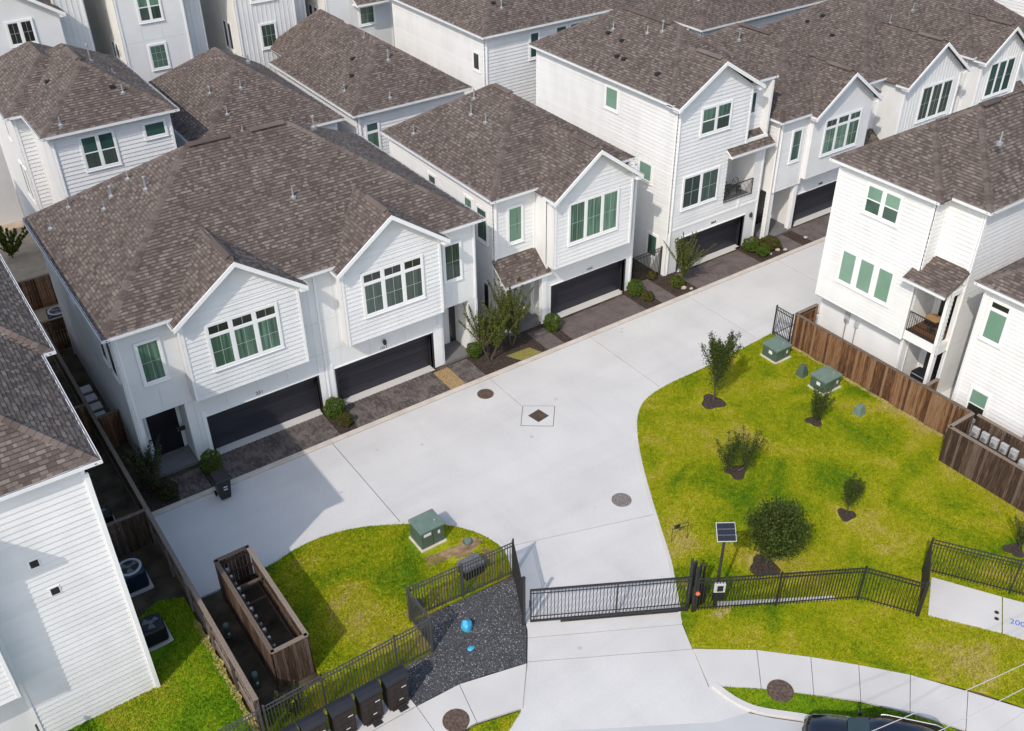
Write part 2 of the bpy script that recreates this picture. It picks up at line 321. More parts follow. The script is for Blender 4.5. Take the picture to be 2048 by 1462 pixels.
def wall(H, A, B, z0, z1, style='lap', poly=None, holes=(), m=None, exp=0.222, joints=None, thick=0.13, corner=True, name='wall'):
    fr = Fr(A, B); m = m or WHITE
    if poly is None: poly = [(0, z0), (fr.L, z0), (fr.L, z1), (0, z1)]
    zs = sorted({p[1] for p in poly} | {h[2] for h in holes} | {h[3] for h in holes})
    lo = min(p[1] for p in poly); hi = max(p[1] for p in poly)
    zs = [z for z in zs if lo <= z <= hi]
    mb = MB()
    for q in cells(poly, zs, holes): fr.quad(mb, [(min(max(u, 0.003), fr.L - 0.003), z) for u, z in q], -thick, 0)
    W = mb.build(name, m, H)
    if style == 'lap':
        k = math.ceil((hi - lo) / exp); e = sorted(set(zs) | {lo + i * exp for i in range(k)} | {hi})
        ee = [e[0]]
        for z in e[1:]:
            if z - ee[-1] > 0.03 or z in zs: ee.append(z)
        for q in cells(poly, ee, holes):
            b = MB(); f0, f1 = 0.042, 0.006
            pts = [fr.P(q[0][0], f0, q[0][1]), fr.P(q[1][0], f0, q[1][1]), fr.P(q[2][0], f1, q[2][1]), fr.P(q[3][0], f1, q[3][1])] + [fr.P(u, 0.001, z) for u, z in q]
            b.add(pts, [(0, 1, 2, 3), (0, 4, 5, 1), (1, 5, 6, 2), (2, 6, 7, 3), (3, 7, 4, 0)]).build('siding_board', m, W)
    elif style == 'panel':
        us, pz = joints or ([0, fr.L], [lo, hi])
        for ua, ub in zip(us[:-1], us[1:]):
            for za, zb in zip(pz[:-1], pz[1:]):
                sub = [(ua + 0.012, za + 0.012), (ub - 0.012, za + 0.012), (ub - 0.012, zb - 0.012), (ua + 0.012, zb - 0.012)]
                hs = [h for h in holes if h[0] < ub and h[1] > ua and h[2] < zb and h[3] > za]
                ed = sorted({za + 0.012, zb - 0.012} | {z for h in hs for z in h[2:4] if za < z < zb})
                b = MB()
                for q in cells(sub, ed, hs): fr.quad(b, q, 0.001, 0.018)
                if b.v: b.build('wall_panel', m, W)
    elif style == 'batten':
        u = 0.16
        while u < fr.L - 0.05:
            zt = hi
            # top of polygon at u
            for i in range(40):
                zz = hi - (hi - lo) * i / 40.0; a, c = span(poly, zz)
                if a - 1e-4 <= u <= c + 1e-4: zt = zz; break
            segs = [(lo, zt)]
            for h in holes:
                if h[0] - 0.02 < u < h[1] + 0.02:
                    segs = [s for a in segs for s in ((a[0], min(a[1], h[2])), (max(a[0], h[3]), a[1])) if s[1] - s[0] > 0.05]
            for a, c in segs: fr.box(MB(), u - 0.022, u + 0.022, 0.001, 0.026, a, c).build('batten', m, W)
            u += 0.32
    if corner and style in ('lap', 'panel', 'batten'):
        for u in (0.0, fr.L):
            a, c = span(poly, lo + 0.01)
            zt = max((z for (uu, z) in poly if abs(uu - u) < 0.05), default=hi)
            b = MB(); uu0, uu1 = (0.0, 0.11) if u == 0 else (fr.L - 0.11, fr.L)
            ok = [(lo, zt)]
            for h in holes:
                if h[0] < uu1 and h[1] > uu0: ok = [s for a2 in ok for s in ((a2[0], min(a2[1], h[2])), (max(a2[0], h[3]), a2[1])) if s[1] - s[0] > 0.05]
            for a2, c2 in ok: fr.box(b, uu0, uu1, 0.002, 0.060, a2, c2)
            if b.v: b.build('corner_trim', TRIM, W)
    return fr
def window(H, fr, u0, u1, z0, z1, n=1, g=G_MID, mv=0, mh=0, transom=0.0, gt=None, trim=0.11, sash=False, g2=None, gap=0.14, label=None):
    """n lights side by side; mv/mh muntin bars; transom: height of a row of small lights on top; sash: bar at mid height"""
    sh = Fr((0, 0), (1, 0)); sh.A = fr.A + fr.n * 0.020; sh.d = fr.d; sh.n = fr.n; sh.L = fr.L; fr = sh
    fb = MB(); fr.box(fb, u0 - trim, u1 + trim, 0.004, 0.064, z0 - trim * 1.15, z0); fr.box(fb, u0 - trim, u1 + trim, 0.004, 0.062, z1, z1 + trim)
    fr.box(fb, u0 - trim, u0, 0.004, 0.062, z0, z1); fr.box(fb, u1, u1 + trim, 0.004, 0.062, z0, z1)
    fr.box(fb, u0 - trim - 0.02, u1 + trim + 0.02, 0.005, 0.09, z0 - trim * 1.15 - 0.03, z0 - trim * 1.15)
    Wd = fb.build('window', TRIM, H, bevel=0.004)
    if label: Wd['label'] = label
    wl = (u1 - u0 - gap * (n - 1)) / n
    zt = z1 - transom - (0.1 if transom else 0)
    for i in range(n):
        a = u0 + i * (wl + gap); b = a + wl
        if i < n - 1: fr.box(MB(), b, b + gap, 0.004, 0.058, z0, z1).build('mullion', TRIM, Wd)
        rows = [(z0, zt, g, mh)] + ([(zt + 0.1, z1, gt or G_BLACK, 0)] if transom else [])
        if transom: fr.box(MB(), a, b, 0.004, 0.057, zt, zt + 0.1).build('mullion', TRIM, Wd)
        for (c, d, gg, hh) in rows:
            if sash and g2 is not None and c == z0:
                zm = (c + d) / 2
                fr.box(MB(), a + 0.001, b - 0.001, 0.002, 0.041, c + 0.001, zm).build('pane', g2, Wd); fr.box(MB(), a + 0.001, b - 0.001, 0.002, 0.043, zm, d - 0.001).build('pane', gg, Wd)
            else: fr.box(MB(), a + 0.001, b - 0.001, 0.002, 0.042, c + 0.001, d - 0.001).build('pane', gg, Wd)
            s = MB(); t = 0.035
            fr.box(s, a, a + t, 0.006, 0.052, c, d); fr.box(s, b - t, b, 0.006, 0.052, c, d); fr.box(s, a + t, b - t, 0.006, 0.052, c, c + t); fr.box(s, a + t, b - t, 0.006, 0.052, d - t, d)
            if sash and c == z0: fr.box(s, a + t, b - t, 0.006, 0.054, (c + d) / 2 - 0.03, (c + d) / 2 + 0.03)
            s.build('sash_frame', TRIM, Wd)
            k = MB()
            for q in range(1, mv + 1): fr.box(k, a + (b - a) * q / (mv + 1) - 0.008, a + (b - a) * q / (mv + 1) + 0.008, 0.006, 0.047, c + t, d - t)
            for q in range(1, hh + 1): fr.box(k, a + t, b - t, 0.006, 0.0475, c + (d - c) * q / (hh + 1) - 0.008, c + (d - c) * q / (hh + 1) + 0.008)
            if k.v: k.build('muntin', MUNT, Wd)
    return Wd
def garage(H, fr, u0, u1, z1, z0=0.03, depth=0.34):
    f = MB(); t = 0.09
    fr.box(f, u0 - t, u0, -depth - 0.05, 0.045, z0, z1 + t); fr.box(f, u1, u1 + t, -depth - 0.05, 0.045, z0, z1 + t); fr.box(f, u0, u1, -depth - 0.05, 0.044, z1, z1 + t)
    f.build('garage_frame', GFRAME, H)
    fr.box(MB(), u0 - t - 0.03, u1 + t + 0.03, 0.006, 0.07, z1 + t, z1 + t + 0.045).build('drip_cap', TRIM, H)
    d = MB(); fr.box(d, u0 + 0.01, u1 - 0.01, -depth - 0.08, -depth - 0.03, z0, z1 - 0.004); D = d.build('garage_door', GARAGE, H)
    k = 4; hh = (z1 - z0 - 0.02) / k
    for i in range(k): fr.box(MB(), u0 + 0.012, u1 - 0.012, -depth - 0.03, -depth, z0 + 0.01 + i * hh + 0.007, z0 + 0.01 + (i + 1) * hh - 0.007).build('door_section', GARAGE, D, bevel=0.006)
    fr.box(MB(), u0 - 0.02, u1 + 0.02, -depth, 0.16, 0.01, 0.028).build('threshold', CONC2, H)
def plane_basis(pts):
    p = [Vector(q) for q in pts]; e = (p[1] - p[0]).normalized(); nn = e.cross(p[2] - p[0]).normalized()
    if nn.z < 0: nn = -nn
    s = nn.cross(e).normalized()
    if s.z < 0: s = -s
    return p, e, s, nn
def clip(poly, cp):
    out = poly; n = len(cp)
    for i in range(n):
        ax, ay = cp[i]; bx, by = cp[(i + 1) % n]; inp = out; out = []
        if not inp: return []
        for j in range(len(inp)):
            P, Q = inp[j], inp[(j + 1) % len(inp)]
            dp = (bx - ax) * (P[1] - ay) - (by - ay) * (P[0] - ax); dq = (bx - ax) * (Q[1] - ay) - (by - ay) * (Q[0] - ax)
            if dp >= 0: out.append(P)
            if (dp > 0 > dq) or (dp < 0 < dq):
                t = dp / (dp - dq); out.append((P[0] + t * (Q[0] - P[0]), P[1] + t * (Q[1] - P[1])))
    return out
TABW = [0.12, 0.17, 0.23, 0.29]; TABME = {}
def tab_mesh(w, ex, hb, dk=0):
    k = (w, ex, hb, dk)
    if k not in TABME:
        me = bpy.data.meshes.new('shingle'); ht = 0.004; g = 0.004
        hm = hb + (ht - hb) * 0.8; em = ex * 0.8
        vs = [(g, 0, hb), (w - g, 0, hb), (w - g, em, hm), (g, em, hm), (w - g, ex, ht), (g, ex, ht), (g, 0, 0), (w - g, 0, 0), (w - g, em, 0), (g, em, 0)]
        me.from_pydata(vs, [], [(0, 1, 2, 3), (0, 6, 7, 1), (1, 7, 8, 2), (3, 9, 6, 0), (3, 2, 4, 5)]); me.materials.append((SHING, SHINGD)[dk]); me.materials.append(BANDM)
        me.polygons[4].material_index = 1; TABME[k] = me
    return TABME[k]
class Roof:
    def __init__(s, H, single=0, m=SHING):
        s.H = H; s.deck = MB(); s.tabs = MB(); s.single = single; s.cand = []; s.caps = []; s.m = m; s.late = []; s.white = MB(); s.sof = MB(); s.mi = []
    def plane(s, pts, ex=0.155, force=None):
        """pts: convex polygon, first edge the eave"""
        p, e, sl, nn = plane_basis(pts)
        off = Vector((0, 0, -0.07)); k = len(s.deck.v)
        s.deck.v += [tuple(q) for q in p] + [tuple(q + off) for q in p]; n = len(p)
        s.deck.f.append(tuple(k + i for i in range(n))); s.deck.f.append(tuple(k + n + i for i in range(n - 1, -1, -1)))
        for i in range(n): s.deck.f.append((k + i, k + n + i, k + n + (i + 1) % n, k + (i + 1) % n))
        c = sum(p, Vector()) / n
        if (nn.dot(CAM - c) < 0.5) if force is None else not force: return nn
        o = p[0]; cp = [((q - o).dot(e), (q - o).dot(sl)) for q in p]
        ar = sum(cp[i][0] * cp[(i + 1) % n][1] - cp[(i + 1) % n][0] * cp[i][1] for i in range(n))
        if ar < 0: cp = cp[::-1]
        u0 = min(q[0] for q in cp); u1 = max(q[0] for q in cp); v1 = max(q[1] for q in cp)
        row = 0; v = -0.02; par = 0
        while v < v1:
            u = u0 - random.random() * 0.3
            a, b = span(cp, min(max(v + ex * 0.5, 0.001), v1 - 0.001)); lo = min(span(cp, max(v, 0.001))[0], a) - 0.02; hi = max(span(cp, max(v, 0.001))[1], b) + 0.02
            while u < hi:
                wv = TABW[random.randrange(4)]; par = (1 - par) if random.random() < 0.72 else par; dk = par; hb = 0.016 if dk else 0.026
                if u + wv > lo:
                    q = [(u, v), (u + wv, v), (u + wv, v + ex), (u, v + ex)]
                    r = clip(q, cp) if v > 0 else clip([(x, max(y, 0.0)) for x, y in q], cp)
                    if len(r) >= 3:
                        full = v > 0 and len(r) == 4 and abs((r[2][0] - r[0][0]) - wv) < 1e-5 and all(abs(x[0] - y[0]) < 1e-6 for x, y in zip(r, q))
                        P0 = o + e * u + sl * v
                        if full and s.single: s.cand.append(((P0 - CAM).length, r, o, e, sl, nn, v, ex, hb, wv, P0, dk))
                        else: s._tab(r, o, e, sl, nn, v, ex, hb, dk, full)
                u += wv
            v += ex; row += 1
        return nn
    def _tab(s, r, o, e, sl, nn, v, ex, hb, dk=0, full=False):
        k = len(s.tabs.v); n = len(r); ht = 0.004; g = 0.004
        if full:
            hm = hb + (ht - hb) * 0.8; u0, u1 = r[0][0] + g, r[1][0] - g
            for (a, b, h) in ((u0, v, hb), (u1, v, hb), (u1, v + ex * 0.8, hm), (u0, v + ex * 0.8, hm), (u1, v + ex, ht), (u0, v + ex, ht), (u0, v, 0), (u1, v, 0), (u1, v + ex * 0.8, 0), (u0, v + ex * 0.8, 0)): s.tabs.v.append(tuple(o + e * a + sl * b + nn * h))
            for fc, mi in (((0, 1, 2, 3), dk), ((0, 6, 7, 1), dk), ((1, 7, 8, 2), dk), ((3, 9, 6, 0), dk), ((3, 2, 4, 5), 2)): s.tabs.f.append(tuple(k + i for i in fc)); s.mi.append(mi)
            return
        cu = sum(q[0] for q in r) / n
        for (a, b) in r:
            a2 = a + (g if a < cu else -g); h = ht + (hb - ht) * (1 - (b - v) / ex); s.tabs.v.append(tuple(o + e * a2 + sl * b + nn * h))
        for (a, b) in r:
            a2 = a + (g if a < cu else -g); s.tabs.v.append(tuple(o + e * a2 + sl * b))
        s.tabs.f.append(tuple(k + i for i in range(n))); s.mi.append(dk)
        for i in range(n):
            j = (i + 1) % n
            if r[i][1] > v + ex * 0.9 and r[j][1] > v + ex * 0.9: continue
            s.tabs.f.append((k + i, k + n + i, k + n + j, k + j)); s.mi.append(dk)
    def cap(s, p, q, n1, n2, step=0.24):
        p = Vector(p); q = Vector(q)
        if q.z < p.z: p, q = q, p
        d = (q - p).normalized(); L = (q - p).length
        def side(nn):
            t = nn.cross(d).normalized(); return t if t.z < 0 else -t
        s1, s2 = side(n1), side(n2); up = (n1 + n2).normalized(); k = int(L / step)
        for i in range(k):
            a = p + d * (i * step - 0.02); b = p + d * ((i + 1) * step + 0.05); h0, h1 = 0.052, 0.030
            if i == k - 1: b = q
            wd = 0.17; mb = MB()
            vs = [a + up * h0, a + s1 * wd + n1 * (h0 - 0.022), a + s2 * wd + n2 * (h0 - 0.022), b + up * h1, b + s1 * wd + n1 * (h1 - 0.02), b + s2 * wd + n2 * (h1 - 0.02)]
            vs += [a, a + s1 * wd, a + s2 * wd]
            s.caps.append(([tuple(x) for x in vs], [(0, 3, 4, 1), (0, 2, 5, 3), (0, 1, 7, 6), (0, 6, 8, 2), (1, 4, 7), (2, 8, 5)]))
    def vent(s, x, y, z, h=0.35, kind=0):
        s.late.append((x, y, z, h, kind))
    def ridge_vent(s, p, q):
        p = Vector(p); q = Vector(q); d = (q - p).normalized(); sd = Vector((-d.y, d.x, 0)).normalized(); b = MB()
        a = [p - sd * 0.2 + Vector((0, 0, -0.02)), p + sd * 0.2 + Vector((0, 0, -0.02)), q + sd * 0.2 + Vector((0, 0, -0.02)), q - sd * 0.2 + Vector((0, 0, -0.02))]
        t = [p - sd * 0.17 + Vector((0, 0, 0.02)), p + sd * 0.17 + Vector((0, 0, 0.02)), q + sd * 0.17 + Vector((0, 0, 0.02)), q - sd * 0.17 + Vector((0, 0, 0.02))]
        b.hexa([tuple(v) for v in a + t]); pk = [p + Vector((0, 0, 0.105)), q + Vector((0, 0, 0.105))]
        k = len(b.v); b.v += [tuple(v) for v in t] + [tuple(v) for v in pk]
        b.f += [(k + 1, k + 2, k + 5, k + 4), (k + 3, k + 0, k + 4, k + 5), (k, k + 1, k + 4), (k + 2, k + 3, k + 5)]
        s.rv = getattr(s, 'rv', []) + [b]
    def gutter(s, a, b, z, out):
        """white gutter along a->b (plan), 'out' unit vector away from the house"""
        a = Vector(a); b = Vector(b); o = Vector(out); m = MB()
        q = [a, b, b + o * 0.09, a + o * 0.09]
        if (b - a).cross(o) < 0: q = q[::-1]
        m.hexa([(v.x, v.y, z - 0.115) for v in q] + [(v.x, v.y, z + 0.005) for v in q])
        q2 = [a + o * 0.022, b + o * 0.022, b + o * 0.068, a + o * 0.068]
        if (b - a).cross(o) < 0: q2 = q2[::-1]
        s.gut = getattr(s, 'gut', []) + [(m, q2, z)]
    def rake(s, p, q, ny):
        """white barge board below a sloping roof edge p->q; ny: outward plan vector"""
        p = Vector(p); q = Vector(q); o = Vector((ny[0], ny[1], 0)); m = MB(); dz = Vector((0, 0, 1))
        a = [p - dz * 0.24, q - dz * 0.24, q - dz * 0.24 + o * 0.05, p - dz * 0.24 + o * 0.05]; t = [p - dz * 0.02, q - dz * 0.02, q - dz * 0.02 + o * 0.05, p - dz * 0.02 + o * 0.05]
        m.hexa([tuple(v) for v in a + t]); s.rk = getattr(s, 'rk', []) + [m]
    def hip(s, x0, x1, y0, y1, z, t, caps=True, soffit=True, skip=(), gut=True):
        """hip roof over an eave rectangle"""
        wx, wy = x1 - x0, y1 - y0; h = min(wx, wy) / 2
        if wy >= wx: r0 = (x0 + h, y0 + h, z + h * t); r1 = (x0 + h, y1 - h, z + h * t)
        else: r0 = (x0 + h, y0 + h, z + h * t); r1 = (x1 - h, y0 + h, z + h * t)
        c = [(x0, y0, z), (x1, y0, z), (x1, y1, z), (x0, y1, z)]
        if wy >= wx: P = {'f': [c[0], c[1], r0], 'r': [c[1], c[2], r1, r0], 'b': [c[2], c[3], r1], 'l': [c[3], c[0], r0, r1]}
        else: P = {'f': [c[0], c[1], r1, r0], 'r': [c[1], c[2], r1], 'b': [c[2], c[3], r0, r1], 'l': [c[3], c[0], r0]}
        N = {k: s.plane(v) for k, v in P.items()}
        if caps:
            s.cap(c[0], r0, N['l'], N['f'])
            if wy >= wx: s.cap(c[1], r0, N['f'], N['r']); s.cap(c[3], r1, N['l'], N['b']); s.cap(r0, r1, N['l'], N['r'])
            else: s.cap(c[1], r1, N['f'], N['r']); s.cap(c[3], r0, N['l'], N['b']); s.cap(r0, r1, N['f'], N['b'])
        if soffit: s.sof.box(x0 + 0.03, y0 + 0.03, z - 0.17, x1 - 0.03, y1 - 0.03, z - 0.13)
        if gut:
            for k, (a, b, o) in {'f': ((x0 - 0.09, y0), (x1 + 0.09, y0), (0, -1)), 'l': ((x0, y0), (x0, y1), (-1, 0)), 'r': ((x1, y0), (x1, y1), (1, 0))}.items():
                if k not in skip: s.gutter(a, b, z + 0.01, o)
        return r0, r1
    def gable(s, xc, half, y0, y1, z, t, caps=True):
        """front gable, ridge along y from y0 (front) to y1 (buried in the main roof)"""
        h = half * t; a, b = xc - half, xc + half
        n1 = s.plane([(a, y1, z), (a, y0, z), (xc, y0, z + h), (xc, y1, z + h)]); n2 = s.plane([(b, y0, z), (b, y1, z), (xc, y1, z + h), (xc, y0, z + h)], force=True)
        s.cap((xc, y0, z + h), (xc, y1, z + h), n1, n2)
        s.rake((a - 0.03, y0, z), (xc, y0, z + h), (0, -1)); s.rake((xc, y0, z + h), (b + 0.03, y0, z), (0, -1))
        s.gutter((a, y0), (a, y0 + 0.9), z, (-1, 0)); s.gutter((b, y0), (b, y0 + 0.9), z, (1, 0))
        # sloping soffit of the overhang and boxed returns
        for (e0, sg) in ((a, 1), (b, -1)):
            m = MB(); m.box(min(e0, e0 + sg * 0.3), y0 + 0.02, z - 0.26, max(e0, e0 + sg * 0.3), y0 + 0.5, z - 0.045); s.rk.append(m)
        s.ridge_vent((xc, y0 + 0.35, z + h + 0.035), (xc, min(y1, y0 + 2.2), z + h + 0.035))
    def done(s):
        ro = s.deck.build('roof', DECK, s.H)
        if s.single:
            s.cand.sort(key=lambda c: c[0]); top = Vector(s.H.location)
            for c in s.cand[s.single:]: s._tab(c[1], c[2], c[3], c[4], c[5], c[6], c[7], c[8], c[11], True)
            for c in s.cand[:s.single]:
                o = bpy.data.objects.new('shingle', tab_mesh(c[9], c[7], c[8], c[11])); COL.objects.link(o); o.parent = ro
                M = Matrix((c[3], c[4], c[5])).transposed().to_4x4(); M.translation = c[10] - top; o.matrix_local = M
        if s.tabs.v:
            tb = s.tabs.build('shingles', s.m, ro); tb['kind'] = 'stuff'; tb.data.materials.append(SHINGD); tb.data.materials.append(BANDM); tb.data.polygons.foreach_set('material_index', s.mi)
        if s.single:
            for vs, fs in s.caps: MB().add(vs, fs).build('ridge_cap', CAPM, ro)
        elif s.caps:
            m = MB()
            for vs, fs in s.caps: m.add(vs, fs)
            m.build('ridge_caps', CAPM, ro)['kind'] = 'stuff'
        for m, q2, z in getattr(s, 'gut', []):
            g = m.build('gutter', GUT, ro); t = MB(); t.hexa([(v.x, v.y, z - 0.02) for v in q2] + [(v.x, v.y, z + 0.0075) for v in q2]); t.build('gutter_shade_strip', GUTSHADE, ro)  # gutter is solid; grey strip on top paints its shaded inside
        for m in getattr(s, 'rk', []): m.build('barge_board', TRIM, ro)
        for m in getattr(s, 'rv', []): m.build('ridge_vent', CAPM, ro)
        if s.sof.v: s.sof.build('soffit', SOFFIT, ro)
        for (x, y, z, h, kind) in s.late:
            m = MB()
            if kind == 2:   # low dark hood vent
                m.box(x - 0.13, y - 0.13, z - 0.1, x + 0.13, y + 0.13, z + 0.1); m.build('hood_vent', DARKVENT, ro); continue
            m.lathe((x, y, z), [(0.15, -0.12), (0.15, 0.02), (0.06, 0.05), (0.042, 0.07), (0.042, h)] + ([(0.085, h), (0.085, h + 0.08), (0.03, h + 0.11)] if kind else [(0.03, h)]), 12)
            m.build('vent_pipe', METAL, ro)
        return ro
def porch_roof(H, x0, x1, y_wall, y_eave, z_top, z_eave, single=0):
    r = Roof(H, single); n = r.plane([(x0, y_eave, z_eave), (x1, y_eave, z_eave), (x1, y_wall, z_top), (x0, y_wall, z_top)])
    r.gutter((x0, y_eave), (x1, y_eave), z_eave, (0, -1)); ro = r.done()
    m = MB()
    for x in (x0 + 0.005, x1 - 0.055):
        m.add([(x, y_eave, z_eave - 0.2), (x, y_wall, z_top - 0.2), (x, y_wall, z_top - 0.02), (x, y_eave, z_eave - 0.02), (x + 0.05, y_eave, z_eave - 0.2), (x + 0.05, y_wall, z_top - 0.2), (x + 0.05, y_wall, z_top - 0.02), (x + 0.05, y_eave, z_eave - 0.02)],
              [(0, 1, 2, 3), (7, 6, 5, 4), (0, 3, 7, 4), (1, 5, 6, 2), (3, 2, 6, 7), (0, 4, 5, 1)])
    m.box(x0 + 0.06, y_eave + 0.01, z_eave - 0.21, x1 - 0.06, y_wall, z_eave - 0.16); m.build('porch_soffit', TRIM, H)
    return ro
def downspout(H, x, y, z0, z1):
    m = MB(); m.box(x - 0.045, y - 0.035, z0, x + 0.045, y + 0.035, z1); m.build('downspout', TRIM, H, bevel=0.01)
def railing(H, p, q, z0, z1, step=0.11, m=None, name='railing'):
    m = m or IRON; p = Vector(p); q = Vector(q); L = (q - p).length; d = (q - p) / L; n = Vector((-d.y, d.x)); b = MB()
    def bar(a, c, za, zb, t):
        A = p + d * a; C = p + d * c; b.hexa([(A.x - n.x * t, A.y - n.y * t, za), (C.x - n.x * t, C.y - n.y * t, za), (C.x + n.x * t, C.y + n.y * t, za), (A.x + n.x * t, A.y + n.y * t, za), (A.x - n.x * t, A.y - n.y * t, zb), (C.x - n.x * t, C.y - n.y * t, zb), (C.x + n.x * t, C.y + n.y * t, zb), (A.x + n.x * t, A.y + n.y * t, zb)])
    bar(0, L, z1 - 0.045, z1, 0.02); bar(0, L, z0 + 0.06, z0 + 0.09, 0.014)
    r = b.build(name, m, H)
    k = int(L / step)
    for i in range(k + 1):
        b = MB(); a = L * i / k; t = 0.018 if i in (0, k) else 0.009; bar(max(a - t, 0), a + t, z0, z1 - 0.046, t); b.build('baluster', m, r)
    return r
# ------------------------------------------------------------------ the ground
struct('ground', [(-200, -60), (320, -60), (320, 420), (-200, 420)], -0.40, -0.06, SOIL)
struct('street', [(-60, -40), (60, -40), (60, 2), (27.2, 4.2), (25.0, 6.2), (22.4, 8.0), (20.3, 10.15), (19.46, 11.10), (18.66, 11.9), (18.2, 12.45), (17.6, 13.1), (10.9, 16.5), (8.6, 16.6), (-60, 16.6)], -0.1, 0.0, CONC3)
road = struct('road', [(4.8, 33.6), (75, 33.6), (75, 28.4), (36, 28.4), (28, 28.1), (24.5, 25.9), (19.0, 17.0), (17.7, 14.1), (12.2, 17.2), (14.0, 19.9), (15.5, 23.5), (14, 26.8), (9, 28.5), (4.8, 28.3)], -0.1, -0.045, PAVJ)
LEFT = [(15.67, 23.72), (15.62, 24.15), (15.3, 25.06), (14.73, 25.9), (13.87, 26.66), (13.12, 27.2)]
Z = 0.012
def slab(poly): return struct('slab', poly, -0.04, Z, CONC, road)
slab([(4.75, 33.64), (13.085, 33.64), (13.085, 27.22), (12.83, 27.36), (11.57, 28.05), (10.17, 28.44), (8.84, 28.46), (7.54, 28.21), (4.75, 28.21)])
slab([(13.122, 33.64), (21.785, 33.64), (21.785, 30.9), (21.82, 30.9), (21.82, 33.64), (28.195, 33.64), (28.195, 28.05), (27.73, 27.99), (26.62, 27.64), (25.74, 26.98), (24.88, 25.99), (23.86, 24.54), (22.75, 22.71), (22.06, 21.58)] + LEFT)
for a, b in ((28.232, 35.275), (35.312, 42.4), (42.437, 49.5), (49.525, 57.0), (57.025, 75)):
    slab([(a, 33.64), (b, 33.64), (b, 28.3 if b > 36 else 28.28), (a, 28.06 if a < 29 else 28.26)])
slab([(15.66, 23.69), (22.04, 21.55), (21.77, 20.98), (20.81, 19.26), (20.22, 18.38), (19.09, 16.75), (18.94, 16.62), (13.92, 19.42), (14.12, 19.71), (15.23, 22.09), (15.67, 23.42)])
slab([(13.90, 19.39), (18.93, 16.59), (18.47, 15.57), (13.29, 18.56)])
slab([(13.27, 18.53), (18.46, 15.54), (17.79, 14.04), (17.86, 13.97), (18.0, 13.14), (18.27, 12.49), (17.0, 12.9), (10.95, 16.62), (12.0, 17.08)])
struct('kerb', [(4.75, 33.66), (75, 33.66), (75, 33.96), (4.75, 33.96)], -0.05, 0.045, KERB)
# kerb returns along the lawns
def ribbon(pts, wdt):
    P = [Vector(p) for p in pts]; L, Rr = [], []
    for i, p in enumerate(P):
        a = P[max(i - 1, 0)]; b = P[min(i + 1, len(P) - 1)]; d = (b - a).normalized(); n = Vector((-d.y, d.x)); L.append(tuple(p)); Rr.append(tuple(p + n * wdt))
    return L + Rr[::-1]
def smooth(pts, k=3):
    P = [Vector(p) for p in pts]; out = []
    for i in range(len(P) - 1):
        p0 = P[max(i - 1, 0)]; p1 = P[i]; p2 = P[i + 1]; p3 = P[min(i + 2, len(P) - 1)]
        for j in range(k):
            t = j / k; out.append(tuple(0.5 * ((2 * p1) + (p2 - p0) * t + (2 * p0 - 5 * p1 + 4 * p2 - p3) * t * t + (3 * p1 - p0 - 3 * p2 + p3) * t ** 3)))
    out.append(tuple(P[-1])); return out
KR = smooth([(36.16, 28.3), (33.77, 28.19), (30.84, 28.09), (29.15, 28.1), (27.73, 27.99), (26.62, 27.64), (25.74, 26.98), (24.88, 25.99), (23.86, 24.54), (22.75, 22.71), (21.77, 20.98), (20.81, 19.26), (20.22, 18.38), (19.3, 17.05)])
KL = smooth([(4.75, 28.2), (7.54, 28.21), (8.84, 28.46), (10.17, 28.44), (11.57, 28.05), (12.83, 27.36), (13.87, 26.66), (14.73, 25.9), (15.3, 25.06), (15.62, 24.2), (15.67, 23.42), (15.23, 22.2)])
struct('lawn_edging', ribbon(KR, -0.14), -0.05, 0.05, CONC2)
struct('lawn_edging', ribbon(KL, 0.14), -0.05, 0.05, CONC2)
KS = smooth([(17.86, 13.97), (18.0, 13.14), (18.27, 12.49), (18.66, 12.0), (19.46, 11.19), (20.3, 10.2), (21.3, 9.0), (22.5, 7.6)])
struct('street_kerb', ribbon(KS, 0.22), -0.05, 0.10, CONC2)
# pavements
swr = struct('sidewalk', [(18.3, 15.4), (20.2, 14.0), (22.8, 11.3), (25.6, 7.2), (24.2, 6.6), (21.6, 10.7), (19.3, 12.95), (17.9, 14.1)], -0.1, -0.03, PAVJ)
J = [((18.45, 15.53), (17.81, 14.04)), ((20.29, 14.16), (19.22, 12.93)), ((21.63, 12.83), (20.49, 11.7)), ((22.74, 11.62), (21.61, 10.61)), ((23.87, 10.3), (22.56, 9.33)), ((24.9, 8.72), (23.52, 7.85)), ((25.95, 7.0), (24.4, 6.2))]
def quad_slabs(JJ, par, name='slab'):
    for (a, b), (c, d) in zip(JJ[:-1], JJ[1:]):
        a, b, c, d = map(Vector, (a, b, c, d)); g1 = (c - a).normalized() * 0.011; g2 = (d - b).normalized() * 0.011
        struct(name, [tuple(a + g1), tuple(c - g1), tuple(d - g2), tuple(b + g2)], -0.029, 0.06, CONC2, par)
quad_slabs(J, swr)
swl = struct('sidewalk', [(13.1, 18.4), (10.7, 19.0), (3.8, 19.1), (3.8, 17.7), (10.4, 17.6), (11.9, 17.15)], -0.1, -0.03, PAVJ)
quad_slabs([((13.2, 18.47), (12.02, 17.06)), ((10.76, 19.11), (10.43, 17.49)), ((9.09, 19.19), (9.08, 17.6)), ((7.1, 19.2), (7.1, 17.6)), ((3.5, 19.2), (3.5, 17.6))], swl)
struct('mailbox_pad', [(3.5, 19.225), (9.08, 19.225), (9.03, 20.1), (3.5, 20.1)], -0.05, 0.058, CONC2)
